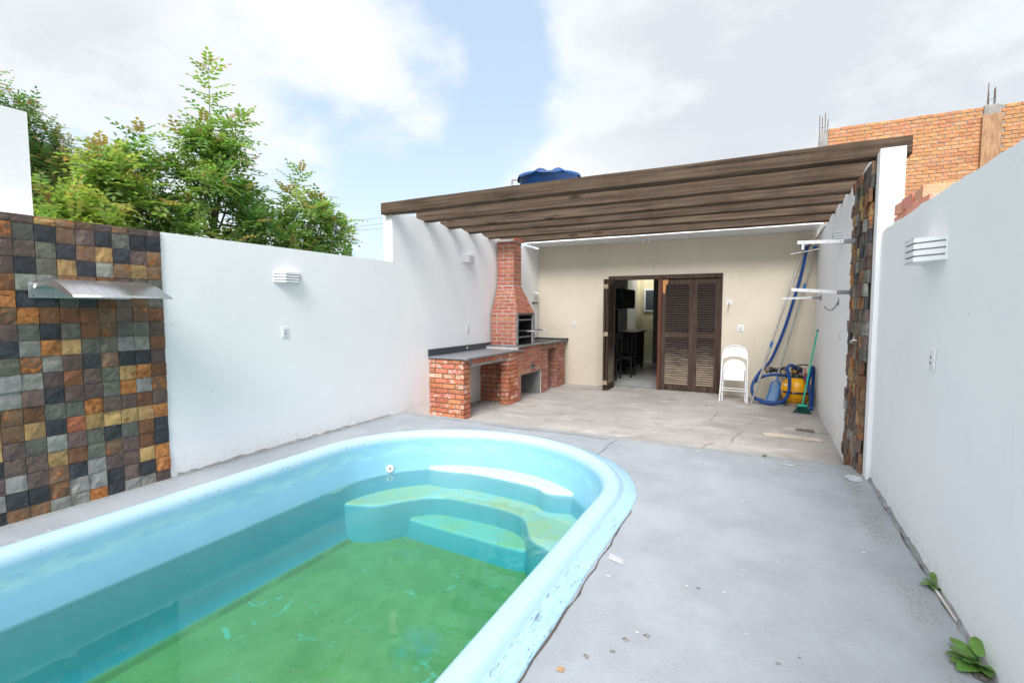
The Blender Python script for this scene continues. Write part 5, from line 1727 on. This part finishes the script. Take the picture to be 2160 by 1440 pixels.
def shrub(base, lead, env, nshoot, tint, label, seed, name='pepper_tree', **kw):
    """lead: explicit leading shoots (tip points); env: (centre, radii) ellipsoids whose shells carry the other shoot tips"""
    t = thing(name, base, label, 'tree', 'trees growing behind the left wall')
    F = Foliage(seed)
    r = F.r
    b = V(base)
    hub = V(env[0][0])
    F.wood.tube(catmull([b, b.lerp(hub, .4) + V((.05, .06, 0)), hub], 5), [.036, .034, .032, .030, .027, .024, .021, .018, .016, .013, .010][:11], 7)
    for tip in lead:
        tip = V(tip)
        st = hub.lerp(tip, .1) + V((r.uniform(-.1, .1), r.uniform(-.1, .1), -.15))
        F.shoot(st, tip, tint + .12, int(10 + 19 * (tip - st).length), kw.get('L', .25), kw.get('ls', .088), kw.get('lw', .0205), .7, .009, .1, .09)
    tot = sum(e[2] for e in env)
    per = kw.get('per', 9)
    for c, rad, wgt in env:
        c, rad = V(c), V(rad)
        ncl = max(3, int(nshoot * wgt / tot / per))
        for i in range(ncl):
            z = -.75 + 1.75 * (i + r.random()) / ncl
            a = i * 2.399 + r.uniform(-.5, .5)
            q = math.sqrt(max(0, 1 - min(1, z * z)))
            k = r.uniform(.55, .9)
            cc = c + V((rad.x * q * math.cos(a) * k, rad.y * q * math.sin(a) * k, rad.z * min(1, z) * k))
            F.wood.tube([hub + V((0, 0, -.25)), hub.lerp(cc, .5) + V((r.uniform(-.05, .05), r.uniform(-.05, .05), -.05)), cc], [.016, .011, .006], 5, caps=False)
            ct = tint + r.uniform(-.2, .2) + .12 * z
            cr = r.uniform(.20, .34) * kw.get('cr', 1.0)
            for w_ in range(int(per * r.uniform(.7, 1.3))):
                d = V((r.gauss(0, 1), r.gauss(0, 1), r.gauss(.35, .9))) + (cc - c).normalized() * .8
                tip = cc + d.normalized() * cr * r.uniform(.6, 1.3)
                F.shoot(cc + d.normalized() * cr * .08, tip, ct + r.uniform(-.12, .12), r.randint(5, 8), kw.get('L', .21) * r.uniform(.8, 1.2), kw.get('ls', .080) * r.uniform(.75, 1.15), kw.get('lw', .019), kw.get('red', .3), .005, .15, .2)
    F.finish(t)
    return t


shrub((-5.7, 3.45, -1.3), [(-5.7, 3.56, 4.31), (-5.5, 3.85, 3.78), (-5.8, 3.25, 3.46), (-5.7, 4.0, 3.32), (-5.6, 3.42, 3.62), (-5.6, 3.68, 3.70)],
      [((-5.7, 3.55, 2.55), (.55, .58, .78), 1.0), ((-5.7, 3.6, 3.05), (.35, .38, .50), .40), ((-5.6, 3.6, 2.2), (.5, .62, .28), .45)], 150, .38, 'tallest pointed green tree with a bare leading shoot behind the left wall', 1)
shrub((-5.8, 2.85, -1.3), [(-5.8, 2.88, 3.36), (-5.75, 3.0, 3.05)],
      [((-5.85, 2.80, 2.45), (.45, .42, .60), 1.0)], 72, .22, 'dark green tree with one thin upright shoot, left of the tallest tree', 2, red=.45)
shrub((-5.65, 2.45, -1.3), [(-5.65, 2.48, 3.06), (-5.6, 2.62, 2.95), (-5.7, 2.38, 2.92)],
      [((-5.65, 2.5, 2.35), (.40, .36, .62), 1.0)], 66, .68, 'yellow green leafy tree in front of the dark trees behind the slate wall', 3, red=.45)
shrub((-5.6, 4.75, -1.3), [(-5.6, 4.70, 3.36), (-5.65, 4.95, 3.05), (-5.6, 5.12, 2.98), (-5.6, 4.45, 3.05)],
      [((-5.65, 4.70, 2.42), (.5, .52, .66), 1.0), ((-5.6, 5.08, 2.3), (.35, .30, .58), .4), ((-5.55, 4.75, 2.15), (.4, .6, .25), .3)], 115, .36, 'bushy green tree with reddish tips, nearest the pergola', 4, red=.4)
shrub((-5.35, 2.10, -1.3), [(-5.3, 2.05, 2.46)], [((-5.35, 2.1, 2.0), (.3, .33, .42), 1.0)], 50, .62, 'low yellow green bush just above the slate tiles', 5, red=.2)
shrub((-5.9, 4.15, -1.3), [], [((-5.9, 4.15, 2.2), (.35, .35, .55), 1.0)], 22, .15, 'dark green bush filling the gap between the two larger trees', 6)
# big dark fine-leaved tree at the left edge
big = [((-8.7, 2.35, 3.65), (.7, .62, .80), 1.0), ((-8.7, 2.95, 3.15), (.6, .55, .80), 1.0), ((-8.6, 2.75, 2.4), (.7, .9, .7), .9), ((-8.9, 1.7, 4.0), (.7, .7, .7), .5)]
shrub((-8.8, 2.5, -1.3), [(-8.7, 3.05, 4.20), (-8.7, 2.72, 4.50), (-8.7, 3.3, 4.02), (-8.7, 3.6, 3.7)], big, 640, .14, 'large dark fine leaved tree at the left edge of the view', 7, 'mastic_tree', L=.21, ls=.058, lw=.013, red=.5, cr=1.15)
shrub((-9.6, 4.6, -1.3), [(-9.5, 4.2, 3.85), (-9.5, 4.6, 3.75)], [((-9.6, 4.4, 3.1), (.6, .55, .7), 1.0)], 100, .15, 'thin bluish green tree behind the yellow green one', 8, 'mastic_tree', L=.20, ls=.055, lw=.012)

# overhead wires far left of the pergola
for i, dz in enumerate((0, -.35, -.6)):
    t = thing('overhead_wire', (-21, 22, 6.74 + dz), 'thin overhead cable left of the pergola, ' + ('top', 'middle', 'lowest')[i] + ' of three', 'cable', 'overhead cables')
    MB().tube([(-30, 22, 6.62 + dz), (-21, 22, 6.74 + dz), (-12, 22, 6.78 + dz)], .010, 5, caps=False).build('cable', M['frame_steel'], t)
